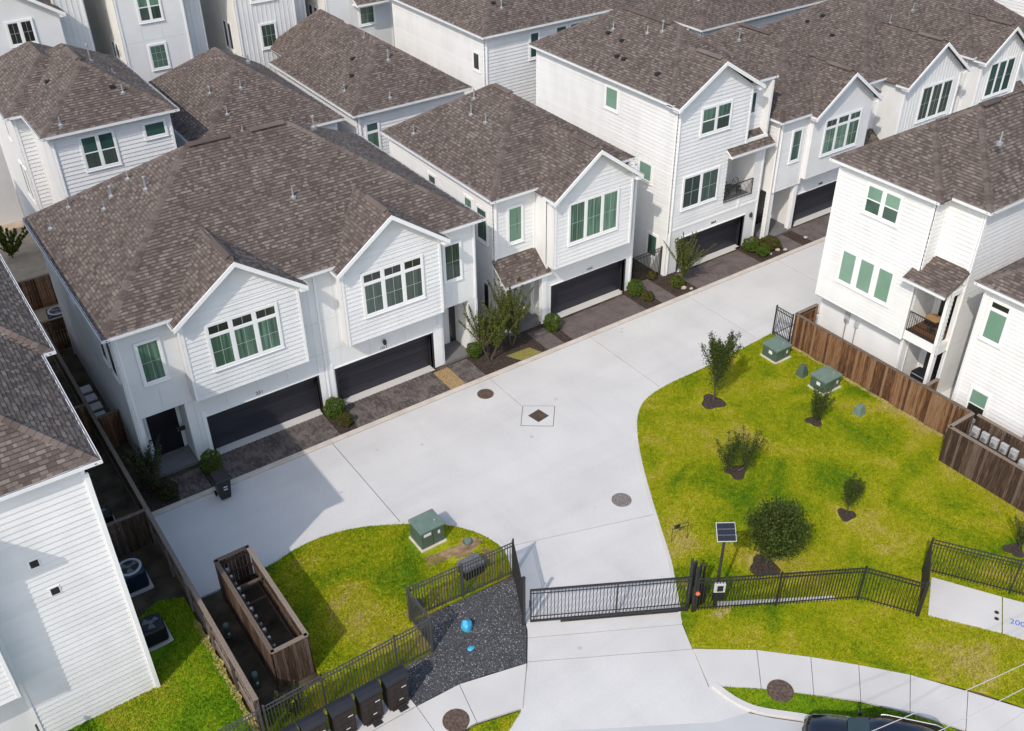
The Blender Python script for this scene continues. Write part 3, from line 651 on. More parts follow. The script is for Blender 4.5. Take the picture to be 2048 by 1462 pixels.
# paver driveways, walks, porches and planting beds
def pavers(name, x0, x1, y0, y1, m=PAVER):
    base = struct(name, [(x0, y0), (x1, y0), (x1, y1), (x0, y1)], -0.1, 0.012, PAVJ)
    lx, ly = 0.20, 0.10; nx = int((y1 - y0) / lx) + 1; mb = MB(); k = 0
    x = x0
    while x < x1 - 0.02:
        y = y0 - (lx / 2 if k % 2 else 0)
        while y < y1 - 0.02:
            a = max(y, y0); b = min(y + lx, y1)
            if b - a > 0.03:
                h = 0.034 + random.random() * 0.007; q = k_ = None
                xa, xb = x + 0.006, min(x + ly, x1) - 0.004; ya, yb = a + 0.005, b - 0.005
                kk = len(mb.v); mb.v += [(xa, ya, 0.013), (xb, ya, 0.013), (xb, yb, 0.013), (xa, yb, 0.013), (xa + .004, ya + .004, h), (xb - .004, ya + .004, h), (xb - .004, yb - .004, h), (xa + .004, yb - .004, h)]
                mb.f += [(kk + 4, kk + 5, kk + 6, kk + 7), (kk, kk + 1, kk + 5, kk + 4), (kk + 1, kk + 2, kk + 6, kk + 5), (kk + 2, kk + 3, kk + 7, kk + 6), (kk + 3, kk, kk + 4, kk + 7)]
            y += lx
        x += ly; k += 1
    mb.build('pavers', m, base)['kind'] = 'stuff'
YK = 33.98
PAVER2 = mat('plain_brown_paver', [(0.105, 0.085, 0.080), (0.135, 0.11, 0.104), (0.155, 0.128, 0.12)], 0.85, 1.5, 4, isl=0.2, bump=0.15, bscale=60, coord='World')
for a, b, m in ((8.3, 13.7, PAVER), (14.6, 19.72, PAVER), (27.35, 32.45, PAVER2), (36.35, 41.45, PAVER2), (46.0, 51.2, PAVER2), (55.0, 60.0, PAVER2)): pavers('driveway', a, b, YK, 35.9, m)
for a, b, y1, m in ((6.1, 7.5, 35.6, PAVER), (20.62, 21.8, 35.8, PAVER), (25.7, 26.75, 35.85, PAVER2), (33.65, 34.7, 36.5, PAVER2), (43.9, 45.1, 35.7, PAVER2)): pavers('entry_walk', a, b, YK, y1, m)
for a, b in ((4.75, 6.08), (7.52, 8.28), (13.72, 14.58), (21.82, 25.68), (26.77, 27.33), (32.47, 33.63), (34.72, 36.33), (41.47, 43.88), (45.12, 45.98), (51.22, 54.98)):
    struct('mulch_bed', [(a, YK), (b, YK), (b, 36.2), (a, 36.2)], -0.05, 0.028, MULCH)
struct('dry_grass_bed', [(19.74, YK), (20.6, YK), (20.6, 35.7), (19.74, 35.7)], -0.05, 0.03, mat('dry_straw', [(0.13, 0.075, 0.035), (0.34, 0.23, 0.11), (0.46, 0.33, 0.17)], 0.95, 22, 8, bump=0.9, bscale=60, coord='World'))
struct('dry_grass_bed', [(24.0, 34.0), (25.3, 34.0), (25.0, 34.75), (23.6, 34.8)], -0.05, 0.034, mat('yellow_green_cover', [(0.10, 0.11, 0.02), (0.24, 0.21, 0.05), (0.33, 0.26, 0.08)], 0.95, 22, 8, bump=0.9, bscale=60, coord='World'))
# ---- stepping stones, service yard paving
for i, (x, y) in enumerate(((5.0, 44.6), (5.0, 43.75), (5.02, 42.9), (4.98, 42.05))):
    struct('stepping_stone', [(x - 0.28, y - 0.3), (x + 0.28, y - 0.3), (x + 0.28, y + 0.3), (x - 0.28, y + 0.3)], -0.05, 0.03, CREAM)
struct('yard_paving', [(-4, 49.6), (7.6, 49.6), (7.6, 70), (-4, 70)], -0.06, 0.01, mat('tan_paving', [(0.36, 0.28, 0.20), (0.46, 0.37, 0.28)], 0.85, 1.5, coord='World'))
struct('yard_paving', [(36.4, 10), (60, 10), (60, 28.2), (36.4, 28.2)], -0.06, 0.008, CREAM)
# ------------------------------------------------------------------ lawns
def inside(P, poly):
    x, y = P[:, 0], P[:, 1]; r = np.zeros(len(P), bool); n = len(poly); j = n - 1
    for i in range(n):
        xi, yi = poly[i]; xj, yj = poly[j]
        if yi != yj: r ^= ((yi > y) != (yj > y)) & (x < (xj - xi) * (y - yi) / (yj - yi) + xi)
        j = i
    return r
def grass_mat(name, blade, tone=None):
    m = bpy.data.materials.new(name); m.use_nodes = True; MATS[name] = m
    t = m.node_tree; n = t.nodes; b = n['Principled BSDF']; b.inputs['Roughness'].default_value = 0.75; b.inputs['Specular IOR Level'].default_value = 0.2
    g = n.new('ShaderNodeNewGeometry')
    n1 = n.new('ShaderNodeTexNoise'); n1.inputs['Scale'].default_value = 0.33; n1.inputs['Detail'].default_value = 5; n1.inputs['Distortion'].default_value = 0.8
    n2 = n.new('ShaderNodeTexNoise'); n2.inputs['Scale'].default_value = 4.2; n2.inputs['Detail'].default_value = 8; n2.inputs['Roughness'].default_value = 0.65
    for q in (n1, n2): t.links.new(g.outputs['Position'], q.inputs['Vector'])
    a = n.new('ShaderNodeMath'); a.operation = 'MULTIPLY_ADD'; t.links.new(n2.outputs[0], a.inputs[0]); a.inputs[1].default_value = 0.5; a.inputs[2].default_value = -0.25
    s = n.new('ShaderNodeMath'); s.operation = 'ADD'; t.links.new(n1.outputs[0], s.inputs[0]); t.links.new(a.outputs[0], s.inputs[1])
    if blade:
        c = n.new('ShaderNodeMath'); c.operation = 'MULTIPLY_ADD'; t.links.new(g.outputs['Random Per Island'], c.inputs[0]); c.inputs[1].default_value = 0.26; c.inputs[2].default_value = -0.13
        s2 = n.new('ShaderNodeMath'); s2.operation = 'ADD'; t.links.new(s.outputs[0], s2.inputs[0]); t.links.new(c.outputs[0], s2.inputs[1]); s = s2
    n3 = n.new('ShaderNodeTexNoise'); n3.inputs['Scale'].default_value = 19; n3.inputs['Detail'].default_value = 4; t.links.new(g.outputs['Position'], n3.inputs['Vector'])
    mr = n.new('ShaderNodeMapRange'); mr.inputs[1].default_value = 0.36; mr.inputs[2].default_value = 0.52; mr.inputs[3].default_value = 0.66; mr.inputs[4].default_value = 1.0; t.links.new(n3.outputs[0], mr.inputs[0])
    st = tone or [(0.27, (0.085, 0.18, 0.003)), (0.39, (0.195, 0.265, 0.003)), (0.50, (0.295, 0.325, 0.004)), (0.60, (0.37, 0.355, 0.012)), (0.69, (0.43, 0.365, 0.08)), (0.82, (0.46, 0.37, 0.14))]
    r0 = ramp(n, st); t.links.new(s.outputs[0], r0.inputs[0])
    r = n.new('ShaderNodeMix'); r.data_type = 'RGBA'; r.blend_type = 'MULTIPLY'; r.inputs[0].default_value = 1; t.links.new(r0.outputs[0], r.inputs[6]); t.links.new(mr.outputs[0], r.inputs[7])
    t.links.new(r.outputs[2], b.inputs['Base Color'])
    if blade:
        b.inputs['Subsurface Weight'].default_value = 0.0
        tr = n.new('ShaderNodeBsdfTranslucent'); t.links.new(r.outputs[2], tr.inputs[0]); mx = n.new('ShaderNodeMixShader'); mx.inputs[0].default_value = 0.3
        t.links.new(b.outputs[0], mx.inputs[1]); t.links.new(tr.outputs[0], mx.inputs[2]); t.links.new(mx.outputs[0], n['Material Output'].inputs[0])
    return m
GB = grass_mat('lawn_blades', True); GS = grass_mat('lawn_base', False)
GREENT = [(0.27, (0.07, 0.17, 0.003)), (0.44, (0.145, 0.27, 0.004)), (0.58, (0.23, 0.32, 0.006)), (0.75, (0.36, 0.33, 0.03))]
GB2 = grass_mat('green_lawn_blades', True, GREENT); GS2 = grass_mat('green_lawn_base', False, GREENT)
BR = []   # bare patches (x,y,r)
def lawn(poly, dens, holes=(), mats=(GS, GB), label='mown grass'):
    base = struct('lawn', poly, -0.08, 0.035, mats[0])
    P = np.array(poly); lo = P.min(0); hi = P.max(0); n = int((hi[0] - lo[0]) * (hi[1] - lo[1]) * dens)
    q = rng.random((n, 2)) * (hi - lo) + lo; q = q[inside(q, poly)]
    for (x, y, r) in holes:
        d = np.hypot(q[:, 0] - x, q[:, 1] - y); q = q[d > r * (0.85 + 0.3 * rng.random(len(q)))]
    n = len(q); h = 0.03 + 0.045 * rng.random(n); a = rng.random(n) * 2 * np.pi; wd = 0.012 + 0.014 * rng.random(n)
    dx, dy = np.cos(a) * wd, np.sin(a) * wd; la = rng.random(n) * 2 * np.pi; le = h * (0.2 + 0.9 * rng.random(n))
    V = np.empty((n, 3, 3)); V[:, 0] = np.stack([q[:, 0] - dx, q[:, 1] - dy, np.full(n, 0.03)], 1); V[:, 1] = np.stack([q[:, 0] + dx, q[:, 1] + dy, np.full(n, 0.03)], 1)
    V[:, 2] = np.stack([q[:, 0] + np.cos(la) * le, q[:, 1] + np.sin(la) * le, 0.03 + h], 1)
    o = npmesh('grass', V.reshape(-1, 3), np.arange(3 * n).reshape(-1, 3), mats[1], base); o['kind'] = 'stuff'
TREES = [(29.42, 25.75, 0.62), (32.25, 21.91, 0.42), (26.70, 21.5, 0.52), (28.45, 16.9, 0.4), (23.5, 16.85, 0.62), (32.3, 11.7, 0.42)]
BOXES = [(34.85, 26.75, 0.85), (34.8, 23.45, 0.9), (13.5, 25.75, 0.9), (28.4, 10.8, 0.1), (34.65, 24.75, 0.3), (34.4, 21.05, 0.3)]
lawn(KR[:-1] + [(19.08, 16.8), (18.52, 15.62), (20.35, 14.2), (21.7, 12.86), (23.0, 11.43), (24.25, 9.94), (25.34, 8.41), (26.0, 7.2), (28.0, 5.5), (36.2, 8.0), (36.2, 28.2)], 1000, TREES + BOXES)
lawn(KL[6:] + [(15.25, 22.3), (10.85, 22.5), (10.8, 20.95), (4.5, 20.95), (4.5, 21.9), (6.95, 22.1), (6.95, 28.15)], 1000, BOXES + [(14.7, 24.6, 0.45), (13.9, 24.5, 0.5)])
lawn([(-1.6, 20.95), (4.3, 20.95), (4.3, 28.6), (3.4, 29.0), (2.12, 28.4), (2.12, 25.2), (-1.6, 25.2)], 1000, [(2.4, 26.9, 0.6)], (GS2, GB2))
lawn([(-2, 20.12), (9.0, 20.12), (9.4, 20.85), (-2, 20.85)], 800)
lawn([(18.12, 13.8), (19.35, 12.78), (20.11, 12.05), (21.48, 10.62), (22.47, 9.4), (23.1, 8.4), (23.5, 7.6), (22.7, 7.7), (21.5, 9.15), (20.5, 10.35), (19.65, 11.35), (18.85, 12.13), (18.45, 12.62), (18.22, 13.2)], 1000, [(19.67, 12.47, 0.47)], (GS2, GB2))
lawn([(10.15, 17.46), (11.9, 17.0), (10.9, 16.5), (9.2, 16.7)], 1000)
# worn and bare places in the turf
DRYS = mat('dry_bare_soil', [(0.14, 0.085, 0.045), (0.26, 0.17, 0.095), (0.36, 0.26, 0.13)], 0.95, 3.5, 9, bump=0.6, bscale=40, coord='World')
STRAW = mat('dry_turf_edge', [(0.30, 0.24, 0.05), (0.42, 0.33, 0.12), (0.48, 0.38, 0.19)], 0.95, 4.5, 9, bump=0.6, bscale=60, coord='World')
def blob(x, y, rx, ry, m, ph=0.0, z=0.041, name='bare_patch', k=30):
    struct(name, [(x + rx * (0.8 + 0.22 * math.sin(3 * a + ph) + 0.12 * math.sin(7 * a + 2 * ph)) * math.cos(a), y + ry * (0.8 + 0.22 * math.sin(2 * a + ph) + 0.12 * math.cos(5 * a + ph)) * math.sin(a)) for a in np.linspace(0, 2 * math.pi, k + 1)[:-1]], -0.02, z, m)
blob(14.45, 24.55, 0.85, 0.6, DRYS, 1.0); blob(13.3, 24.7, 0.75, 0.45, DRYS, 2.2, 0.043); blob(14.95, 23.6, 0.35, 0.6, DRYS, 0.3, 0.042); blob(20.6, 16.2, 0.7, 0.35, STRAW, 0.7); blob(20.4, 17.95, 0.28, 0.5, STRAW, 1.4); blob(11.05, 22.9, 0.35, 0.35, DRYS, 0.4, 0.042); blob(10.6, 21.4, 0.25, 0.6, STRAW, 2.0, 0.041)
for i in range(14): blob(4.22, 21.3 + i * 0.44, 0.10 + 0.05 * (i * 7 % 3), 0.34, STRAW, i * 1.7, 0.041 + 0.0012 * (i % 2), k=16)
for i in range(18): blob(36.14, 17.2 + i * 0.55, 0.10 + 0.05 * (i * 5 % 3), 0.4, STRAW, i * 2.1, 0.041 + 0.0012 * (i % 2), k=16)
# gravel bed: dark base with loose stones
GRV = mat('dark_gravel', [(0.03, 0.031, 0.035), (0.065, 0.067, 0.073), (0.115, 0.117, 0.123)], 0.9, 26, 8, bump=0.9, bscale=60, coord='World')
GRS = shingle_mat('gravel_stone', [(0.05, 0.051, 0.056), (0.075, 0.077, 0.083), (0.11, 0.112, 0.12), (0.04, 0.041, 0.046), (0.10, 0.10, 0.105), (0.04, 0.041, 0.045), (0.06, 0.061, 0.066), (0.034, 0.035, 0.04), (0.085, 0.086, 0.09), (0.05, 0.05, 0.055), (0.30, 0.30, 0.30)])
gp = [(9.05, 19.73), (9.12, 19.21), (10.03, 19.22), (10.76, 19.14), (11.83, 18.92), (13.2, 18.50), (13.86, 19.42), (14.1, 19.78), (15.2, 22.15), (10.86, 22.48), (10.82, 20.87), (9.42, 20.87), (9.02, 20.1)]
gb = struct('gravel_bed', gp, -0.08, 0.03, GRV)
P = np.array(gp); lo = P.min(0); hi = P.max(0); q = rng.random((26000, 2)) * (hi - lo) + lo; q = q[inside(q, gp)]; n = len(q)
r = 0.012 + 0.022 * rng.random(n) ** 2; a = rng.random((n, 1)) * 6.28 + np.array([[0, 1.6, 3.1, 4.7]]); hgt = r * 0.9
V = np.empty((n, 5, 3)); V[:, :4, 0] = q[:, :1] + np.cos(a) * r[:, None]; V[:, :4, 1] = q[:, 1:] + np.sin(a) * r[:, None]; V[:, :4, 2] = 0.03
V[:, 4, 0] = q[:, 0]; V[:, 4, 1] = q[:, 1]; V[:, 4, 2] = 0.03 + hgt
F = (np.arange(n)[:, None, None] * 5 + np.array([[0, 1, 4], [1, 2, 4], [2, 3, 4], [3, 0, 4]])[None]).reshape(-1, 3)
npmesh('gravel', V.reshape(-1, 3), F, GRS, gb)['kind'] = 'stuff'
# ------------------------------------------------------------------ houses
def recess(H, x0, x1, yf, yb, z0, z1, m=STUCCO, door=None, dg=DOOR, floor=True):
    w_ = MB(); t = 0.08
    w_.box(x0 - t, yf + 0.14, z0, x0 - 0.002, yb + t, z1); w_.box(x1 + 0.002, yf + 0.14, z0, x1 + t, yb + t, z1); w_.box(x0 - 0.002, yb, z0, x1 + 0.002, yb + t, z1); w_.box(x0 - t, yf + 0.135, z1, x1 + t, yb + t, z1 + t)
    w_.build('porch_wall', m, H)
    if floor: MB().box(x0 + 0.002, yf - 0.15, 0.0, x1 - 0.002, yb - 0.002, max(0.16, z0)).build('porch_slab', PORCHF, H)
    if door:
        a, b, c, d = door; fr = Fr((x0, yb), (x1, yb)); f = MB(); fr.box(f, a - x0 - 0.08, b - x0 + 0.08, 0.003, 0.05, c, d + 0.08); f.build('door_frame', TRIM, H)
        D = MB(); fr.box(D, a - x0, b - x0, 0.05, 0.075, c + 0.02, d); o = D.build('door', dg, H)
        h = MB(); fr.box(h, b - x0 - 0.14, b - x0 - 0.10, 0.076, 0.11, c + 0.95, c + 1.2); h.build('handle', CHROME, o)
def bay(H, Rf, x0, x1, yf, yb, z0, style, xe=0.28, t=0.73, ridge_to=4.5, ze=7.62, panel=None, over=0.4, m=None, holes=()):
    """projecting upper bay with its own front gable"""
    L = x1 - x0; zt = ze + xe * t - 0.10; ap = ze + (L / 2 + xe) * t - 0.11
    fr = wall(H, (x0, yf), (x1, yf), z0, ap, style, poly=[(0, z0), (L, z0), (L, zt), (L / 2, ap), (0, zt)], m=m, holes=holes)
    wall(H, (x0, yb), (x0, yf + 0.135), z0, zt + 0.02, 'plain' if style != 'lap' else 'plain', m=m or WHITE)
    wall(H, (x1, yf + 0.135), (x1, yb), z0, zt + 0.02, 'plain', m=m or WHITE)
    MB().box(x0 + 0.003, yf - 0.001, z0 - 0.05, x1 - 0.003, yb - 0.003, z0 - 0.001).build('bay_soffit', WHITE, H)
    Rf.gable((x0 + x1) / 2, L / 2 + xe, yf - over, yb + ridge_to, ze, t)
    return fr
def house(name, x, y, label, group=None): return thing(name, (x, y, 0), label, 'house', group)
GR = 'white townhouses of the estate'
# ---- duplex nearest the camera (two gabled bays, two garages)
H = house('duplex_house', 14.1, 42, 'white duplex with two gabled bays, two charcoal garages and one broad hip roof', GR)
Rf = Roof(H, 300)
r0, r1 = Rf.hip(5.13, 22.95, 35.6, 48.5, 7.75, 0.66)
Rf.ridge_vent((11.7, r0[1], r0[2] + 0.03), (13.6, r0[1], r0[2] + 0.03)); Rf.ridge_vent((14.6, r0[1], r0[2] + 0.03), (16.3, r0[1], r0[2] + 0.03))
for x, y, z, h, k in ((9.28, 43.66, 10.49, .35, 0), (9.51, 41.77, 10.64, .5, 1), (8.4, 43.62, 9.91, .4, 1), (7.89, 43.26, 9.57, .35, 0), (6.88, 45.89, 8.9, .4, 1), (5.84, 45.66, 8.22, .4, 0), (14.98, 38.81, 9.87, .45, 0), (17.9, 42.4, 11.3, .45, 1)): Rf.vent(x, y, z, h, k)
hol = [(8.5 - 5.5, 13.75 - 5.5, 0, 2.15), (14.75 - 5.5, 19.95 - 5.5, 0, 2.15), (5.78 - 5.5, 7.62 - 5.5, 0, 3.25), (20.66 - 5.5, 22.2 - 5.5, 0, 3.25)]
fr = wall(H, (5.5, 36.05), (22.7, 36.05), 0, 7.58, 'panel', holes=hol, joints=([0, 1.25, 2.5, 3.95, 5.4, 6.85, 8.35, 9.6, 11.1, 13.0, 14.85, 15.75, 17.2], [0, 3.26, 4.95, 7.58]), m=STUCCO)
garage(H, fr, 3.0, 8.25, 2.12); garage(H, fr, 9.25, 14.45, 2.12)
for a, b in ((2.74, 2.90), (8.35, 8.62), (8.78, 9.10), (14.6, 15.05)): fr.box(MB(), a, b, 0.016, 0.05, 0.05, 2.5).build('pier_trim', TRIM, H)
recess(H, 5.78, 7.62, 36.05, 37.3, 0.1, 3.25, door=(6.15, 7.45, 0.16, 2.75)); recess(H, 20.66, 22.2, 36.05, 37.4, 0.1, 3.25, door=(20.75, 21.35, 0.16, 2.7))
fr2 = Fr((20.66, 37.4), (22.2, 37.4))
fr2.box(MB(), 1.15, 1.5, 0.005, 0.05, 0.2, 3.0).build('side_light', G_BLACK, H)
for zz in (0.5, 1.1, 1.7, 2.2): fr2.box(MB(), 0.16, 0.62, 0.076, 0.082, zz, zz + 0.38).build('door_lite', G_MID, H)
b1 = bay(H, Rf, 8.0, 13.25, 35.4, 36.05, 3.6, 'lap'); b2 = bay(H, Rf, 15.25, 20.38, 35.4, 36.05, 3.6, 'lap')
window(H, b1, 1.1, 4.1, 4.92, 7.0, 3, G_CURT, 1, 1, 0.44, G_BLACK); window(H, b2, 1.05, 4.05, 4.92, 7.0, 3, G_DARK, 1, 1, 0.44, G_BLACK)
window(H, fr, 6.34 - 5.5, 7.2 - 5.5, 4.92, 6.8, 1, G_CURT, 1, 1); window(H, fr, 20.95 - 5.5, 21.8 - 5.5, 4.8, 6.7, 1, G_DARK, 1, 1)
fl = wall(H, (5.5, 48.2), (5.5, 36.05), 0, 7.58, 'panel', m=CREAM, joints=([0, 4, 8, 12.15], [0, 3.26, 7.58]))
window(H, fl, 10.9, 11.7, 5.2, 6.9, 1, G_BLACK); window(H, fl, 9.5, 10.3, 5.2, 6.9, 1, G_BLACK); window(H, fl, 5.0, 5.7, 6.0, 6.9, 1, G_BLACK)
wall(H, (22.7, 36.05), (22.7, 48.2), 0, 7.58, 'plain'); wall(H, (22.7, 48.2), (5.5, 48.2), 0, 7.58, 'plain')
downspout(H, 5.62, 35.99, 0.1, 7.6); downspout(H, 22.6, 35.99, 3.3, 7.6); downspout(H, 14.25, 35.99, 0.1, 7.6)
text_mesh('231', 'house_number', 0.24, BLACKP, H, (10.95, 36.03, 2.36), (1, 0, 0), (0, 0, 1)); text_mesh('1013', 'house_number', 0.2, BLACKP, H, (17.3, 36.03, 2.30), (1, 0, 0), (0, 0, 1))
lm = MB(); lm.lathe((17.35, 35.93, 2.58), [(0.05, 0), (0.09, 0.02), (0.09, 0.2), (0.02, 0.28)], 8); lm.box(17.32, 35.95, 2.72, 17.38, 36.04, 2.78); lm.build('wall_lantern', IRON, H)
MB().box(7.3, 36.9, 1.3, 7.61, 36.96, 1.5).build('door_bell_panel', IRON, H)
Rf.done()
# ---- house beside it: one gabled bay, porch roof on the left
H = house('town_house', 28.8, 42, 'white house right of the duplex, one gabled bay, small porch roof over its entry', GR)
Rf = Roof(H, 300); r0, r1 = Rf.hip(24.3, 33.4, 36.85, 48.0, 7.75, 0.67)
Rf.ridge_vent((28.85, 41.7, r0[2] + 0.03), (28.85, 43.2, r0[2] + 0.03))
for x, y, z in ((27.14, 42.98, 9.65), (27.13, 41.58, 9.65), (25.03, 45.59, 8.24), (27.86, 43.78, 10.13)): Rf.vent(x, y, z, 0.5)
fr = wall(H, (27.15, 36.25), (33.15, 36.25), 0, 7.58, 'panel', holes=[(0.45, 5.45, 0, 2.12)], joints=([0, 6.0], [0, 7.58]), m=STUCCO); garage(H, fr, 0.45, 5.45, 2.1)
fe = wall(H, (24.6, 37.25), (27.13, 37.25), 0, 7.58, 'lap', holes=[(0.6, 2.3, 0, 2.9)])
recess(H, 25.2, 26.9, 37.25, 38.2, 0.1, 2.9, door=(25.35, 26.2, 0.16, 2.5))
MB().box(24.7, 36.2, 0, 27.1, 37.1, 0.15).build('porch_slab', PORCHF, H)
fp = wall(H, (27.15, 37.25), (27.15, 36.39), 0, 7.5, 'plain'); MB().box(24.72, 36.32, 0.1, 24.92, 36.52, 3.0).build('porch_post', TRIM, H, bevel=0.01); MB().box(26.85, 36.15, 0.05, 27.13, 36.42, 3.05).build('porch_post', TRIM, H, bevel=0.01)
window(H, fe, 25.5 - 24.6, 26.3 - 24.6, 4.95, 6.85, 1, G_CURT, 0, 1)
b = bay(H, Rf, 27.15, 32.25, 35.55, 36.25, 3.6, 'lap', ridge_to=4.2); window(H, b, 0.95, 4.05, 4.85, 7.0, 3, G_CURT, 1, 1)
wall(H, (27.148, 37.25), (27.148, 36.26), 3.6, 7.7, 'plain')
fl = wall(H, (24.6, 47.7), (24.6, 37.25), 0, 7.58, 'lap'); U = lambda y: 47.7 - y
window(H, fl, U(39.8), U(39.15), 5.6, 6.85, 1, G_CURT); window(H, fl, U(38.65), U(37.8), 5.0, 6.75, 1, G_CURT); window(H, fl, U(38.2), U(37.75), 0.9, 2.5, 1, G_BLACK); window(H, fl, U(43.4), U(42.7), 6.3, 6.8, 1, G_MID)
wall(H, (33.15, 36.25), (33.15, 47.7), 0, 7.58, 'plain'); wall(H, (33.15, 47.7), (24.6, 47.7), 0, 7.58, 'plain')
downspout(H, 24.72, 37.19, 4.3, 7.6); downspout(H, 33.03, 36.19, 0.1, 7.6)
text_mesh('1660', 'house_number', 0.22, BLACKP, H, (30.1, 36.23, 2.30), (1, 0, 0), (0, 0, 1))
porch_roof(H, 24.45, 27.35, 37.24, 36.02, 4.2, 3.2, 60)
Rf.done()
# ---- three-storey house with a balcony
H = house('town_house', 39.3, 42, 'tall white house with a front gable and a balcony recess above its charcoal garage', GR)
Rf = Roof(H, 300); r0, r1 = Rf.hip(35.4, 43.2, 36.35, 49.2, 10.3, 0.62)
Rf.ridge_vent((39.3, 41.0, r0[2] + 0.03), (39.3, 45.0, r0[2] + 0.03))
Rf.gable(38.55, 3.15, 35.8, 40.4, 10.25, 0.61)
for x, y, z, h, k in ((37.98, 44.41, 11.9, .4, 0), (38.42, 41.96, 12.17, .4, 0), (38.78, 41.13, 12.4, .5, 1), (37.64, 44.41, 11.69, 0, 2), (37.52, 43.04, 11.61, 0, 2), (36.63, 42.36, 11.06, 0, 2), (36.63, 41.76, 11.06, 0, 2), (36.55, 38.87, 11.01, 0, 2)): Rf.vent(x, y, z, h, k)
L = 41.25 - 35.75
fr = wall(H, (35.75, 36.2), (41.25, 36.2), 2.86, 12.0, 'lap', poly=[(0, 2.86), (L, 2.86), (L, 10.2), (2.8, 12.02), (0, 10.2)], holes=[(39.92 - 35.75, L + 0.01, 3.46, 6.4)])
f2 = wall(H, (41.25, 36.2), (42.95, 36.2), 2.86, 7.0, 'lap', holes=[(-0.01, 0.95, 3.46, 6.4)])
f3 = wall(H, (41.25, 36.75), (42.95, 36.75), 6.6, 10.13, 'lap'); wall(H, (41.25, 36.33), (41.25, 36.75), 6.6, 10.2, 'plain')
fb = wall(H, (35.75, 36.2), (42.95, 36.2), 0, 2.86, 'panel', holes=[(0.95, 6.1, 0, 2.1)], joints=([0, 7.2], [0, 2.86]), m=STUCCO); garage(H, fb, 0.95, 6.1, 2.08)
fb.box(MB(), 0, 7.2, 0.016, 0.05, 2.80, 2.90).build('belt_trim', TRIM, H)
recess(H, 39.92, 42.2, 36.2, 37.9, 3.46, 6.4, door=(40.1, 40.75, 3.47, 5.8), floor=False); MB().box(39.93, 36.21, 3.34, 42.19, 37.89, 3.455).build('balcony_floor', PORCHF, H)
railing(H, (39.94, 36.12), (42.18, 36.12), 3.46, 4.5)
porch_roof(H, 39.75, 43.2, 36.74, 35.75, 7.25, 6.55)
window(H, fr, 36.6 - 35.75, 39.2 - 35.75, 4.08, 5.9, 2, G_DARK, 1, 1); window(H, fr, 37.5 - 35.75, 39.6 - 35.75, 8.25, 9.65, 2, G_CURT, 0, 0, sash=True, g2=G_DARK); window(H, f3, 0.42, 0.92, 8.3, 9.5, 1, G_TEAL)
U = lambda y: 48.85 - y
fl = wall(H, (35.75, 48.85), (35.75, 36.2), 0, 10.13, 'lap'); window(H, fl, U(42.1), U(41.1), 8.5, 9.65, 1, G_BLIND); window(H, fl, U(38.9), U(37.9), 5.3, 6.3, 1, G_BLIND); window(H, fl, U(37.75), U(37.0), 0.9, 2.2, 1, G_CURT)
wall(H, (42.95, 36.2), (42.95, 48.85), 0, 10.13, 'plain'); wall(H, (42.95, 48.85), (35.75, 48.85), 0, 10.13, 'plain')
downspout(H, 35.86, 36.14, 0.1, 10.1); text_mesh('1664', 'house_number', 0.22, BLACKP, H, (39.3, 36.17, 2.36), (1, 0, 0), (0, 0, 1))
lm = MB(); lm.lathe((42.4, 36.08, 1.9), [(0.05, 0), (0.1, 0.02), (0.1, 0.22), (0.02, 0.32)], 8); lm.box(42.37, 36.08, 2.06, 42.43, 36.2, 2.12); lm.build('wall_lantern', IRON, H)
Rf.done()
# ---- house with stucco bay behind the near right house
H = house('town_house', 47.6, 42, 'white house with a smooth stucco gabled bay, next to the tall balcony house', GR)
Rf = Roof(H); Rf.hip(43.35, 52.0, 35.56, 48.2, 7.75, 0.67, skip=('f',)); Rf.gutter((43.23, 35.56), (45.75, 35.56), 7.76, (0, -1)); Rf.ridge_vent((47.67, 41.0, 10.7), (47.67, 43.5, 10.7)); Rf.vent(46.66, 42.6, 10.13, .6, 1)
fr = wall(H, (46.1, 36.2), (51.7, 36.2), 0, 7.58, 'plain', holes=[(0.5, 5.3, 0, 2.1)], m=STUCCO); garage(H, fr, 0.5, 5.3, 2.08)
fe = wall(H, (43.65, 35.85), (46.1, 35.85), 3.2, 7.58, 'lap'); window(H, fe, 1.15, 1.85, 4.95, 6.8, 1, G_CURT, 0, 1)
wall(H, (43.65, 47.8), (43.65, 35.85), 0, 7.58, 'lap', holes=[(47.8 - 37.4, 47.8 - 36.2, 0, 3.2)]); MB().box(43.67, 35.9, 3.12, 46.08, 37.6, 3.19).build('porch_soffit', TRIM, H)
wall(H, (43.65, 37.6), (46.1, 37.6), 0, 3.2, 'plain'); wall(H, (46.1, 37.6), (46.1, 36.34), 0, 7.5, 'plain')
MB().box(43.66, 35.75, 0, 46.08, 37.58, 0.14).build('porch_slab', PORCHF, H)
for x in (43.68, 45.78): MB().box(x, 35.88, 0.14, x + 0.3, 36.18, 3.12).build('porch_post', TRIM, H, bevel=0.012)
MB().box(44.5, 37.5, 0.15, 45.4, 37.59, 2.4).build('door', DOOR, H)
b = bay(H, Rf, 46.1, 51.3, 35.5, 36.2, 3.6, 'plain', m=STUCCO); window(H, b, 1.1, 4.15, 4.9, 7.0, 3, G_CURT, 1, 1, 0.44, G_DARK)
wall(H, (51.7, 36.2), (51.7, 47.8), 0, 7.58, 'plain'); downspout(H, 43.78, 35.79, 3.2, 7.6)
text_mesh('1668', 'house_number', 0.2, BLACKP, H, (48.6, 36.17, 2.3), (1, 0, 0), (0, 0, 1)); Rf.done()
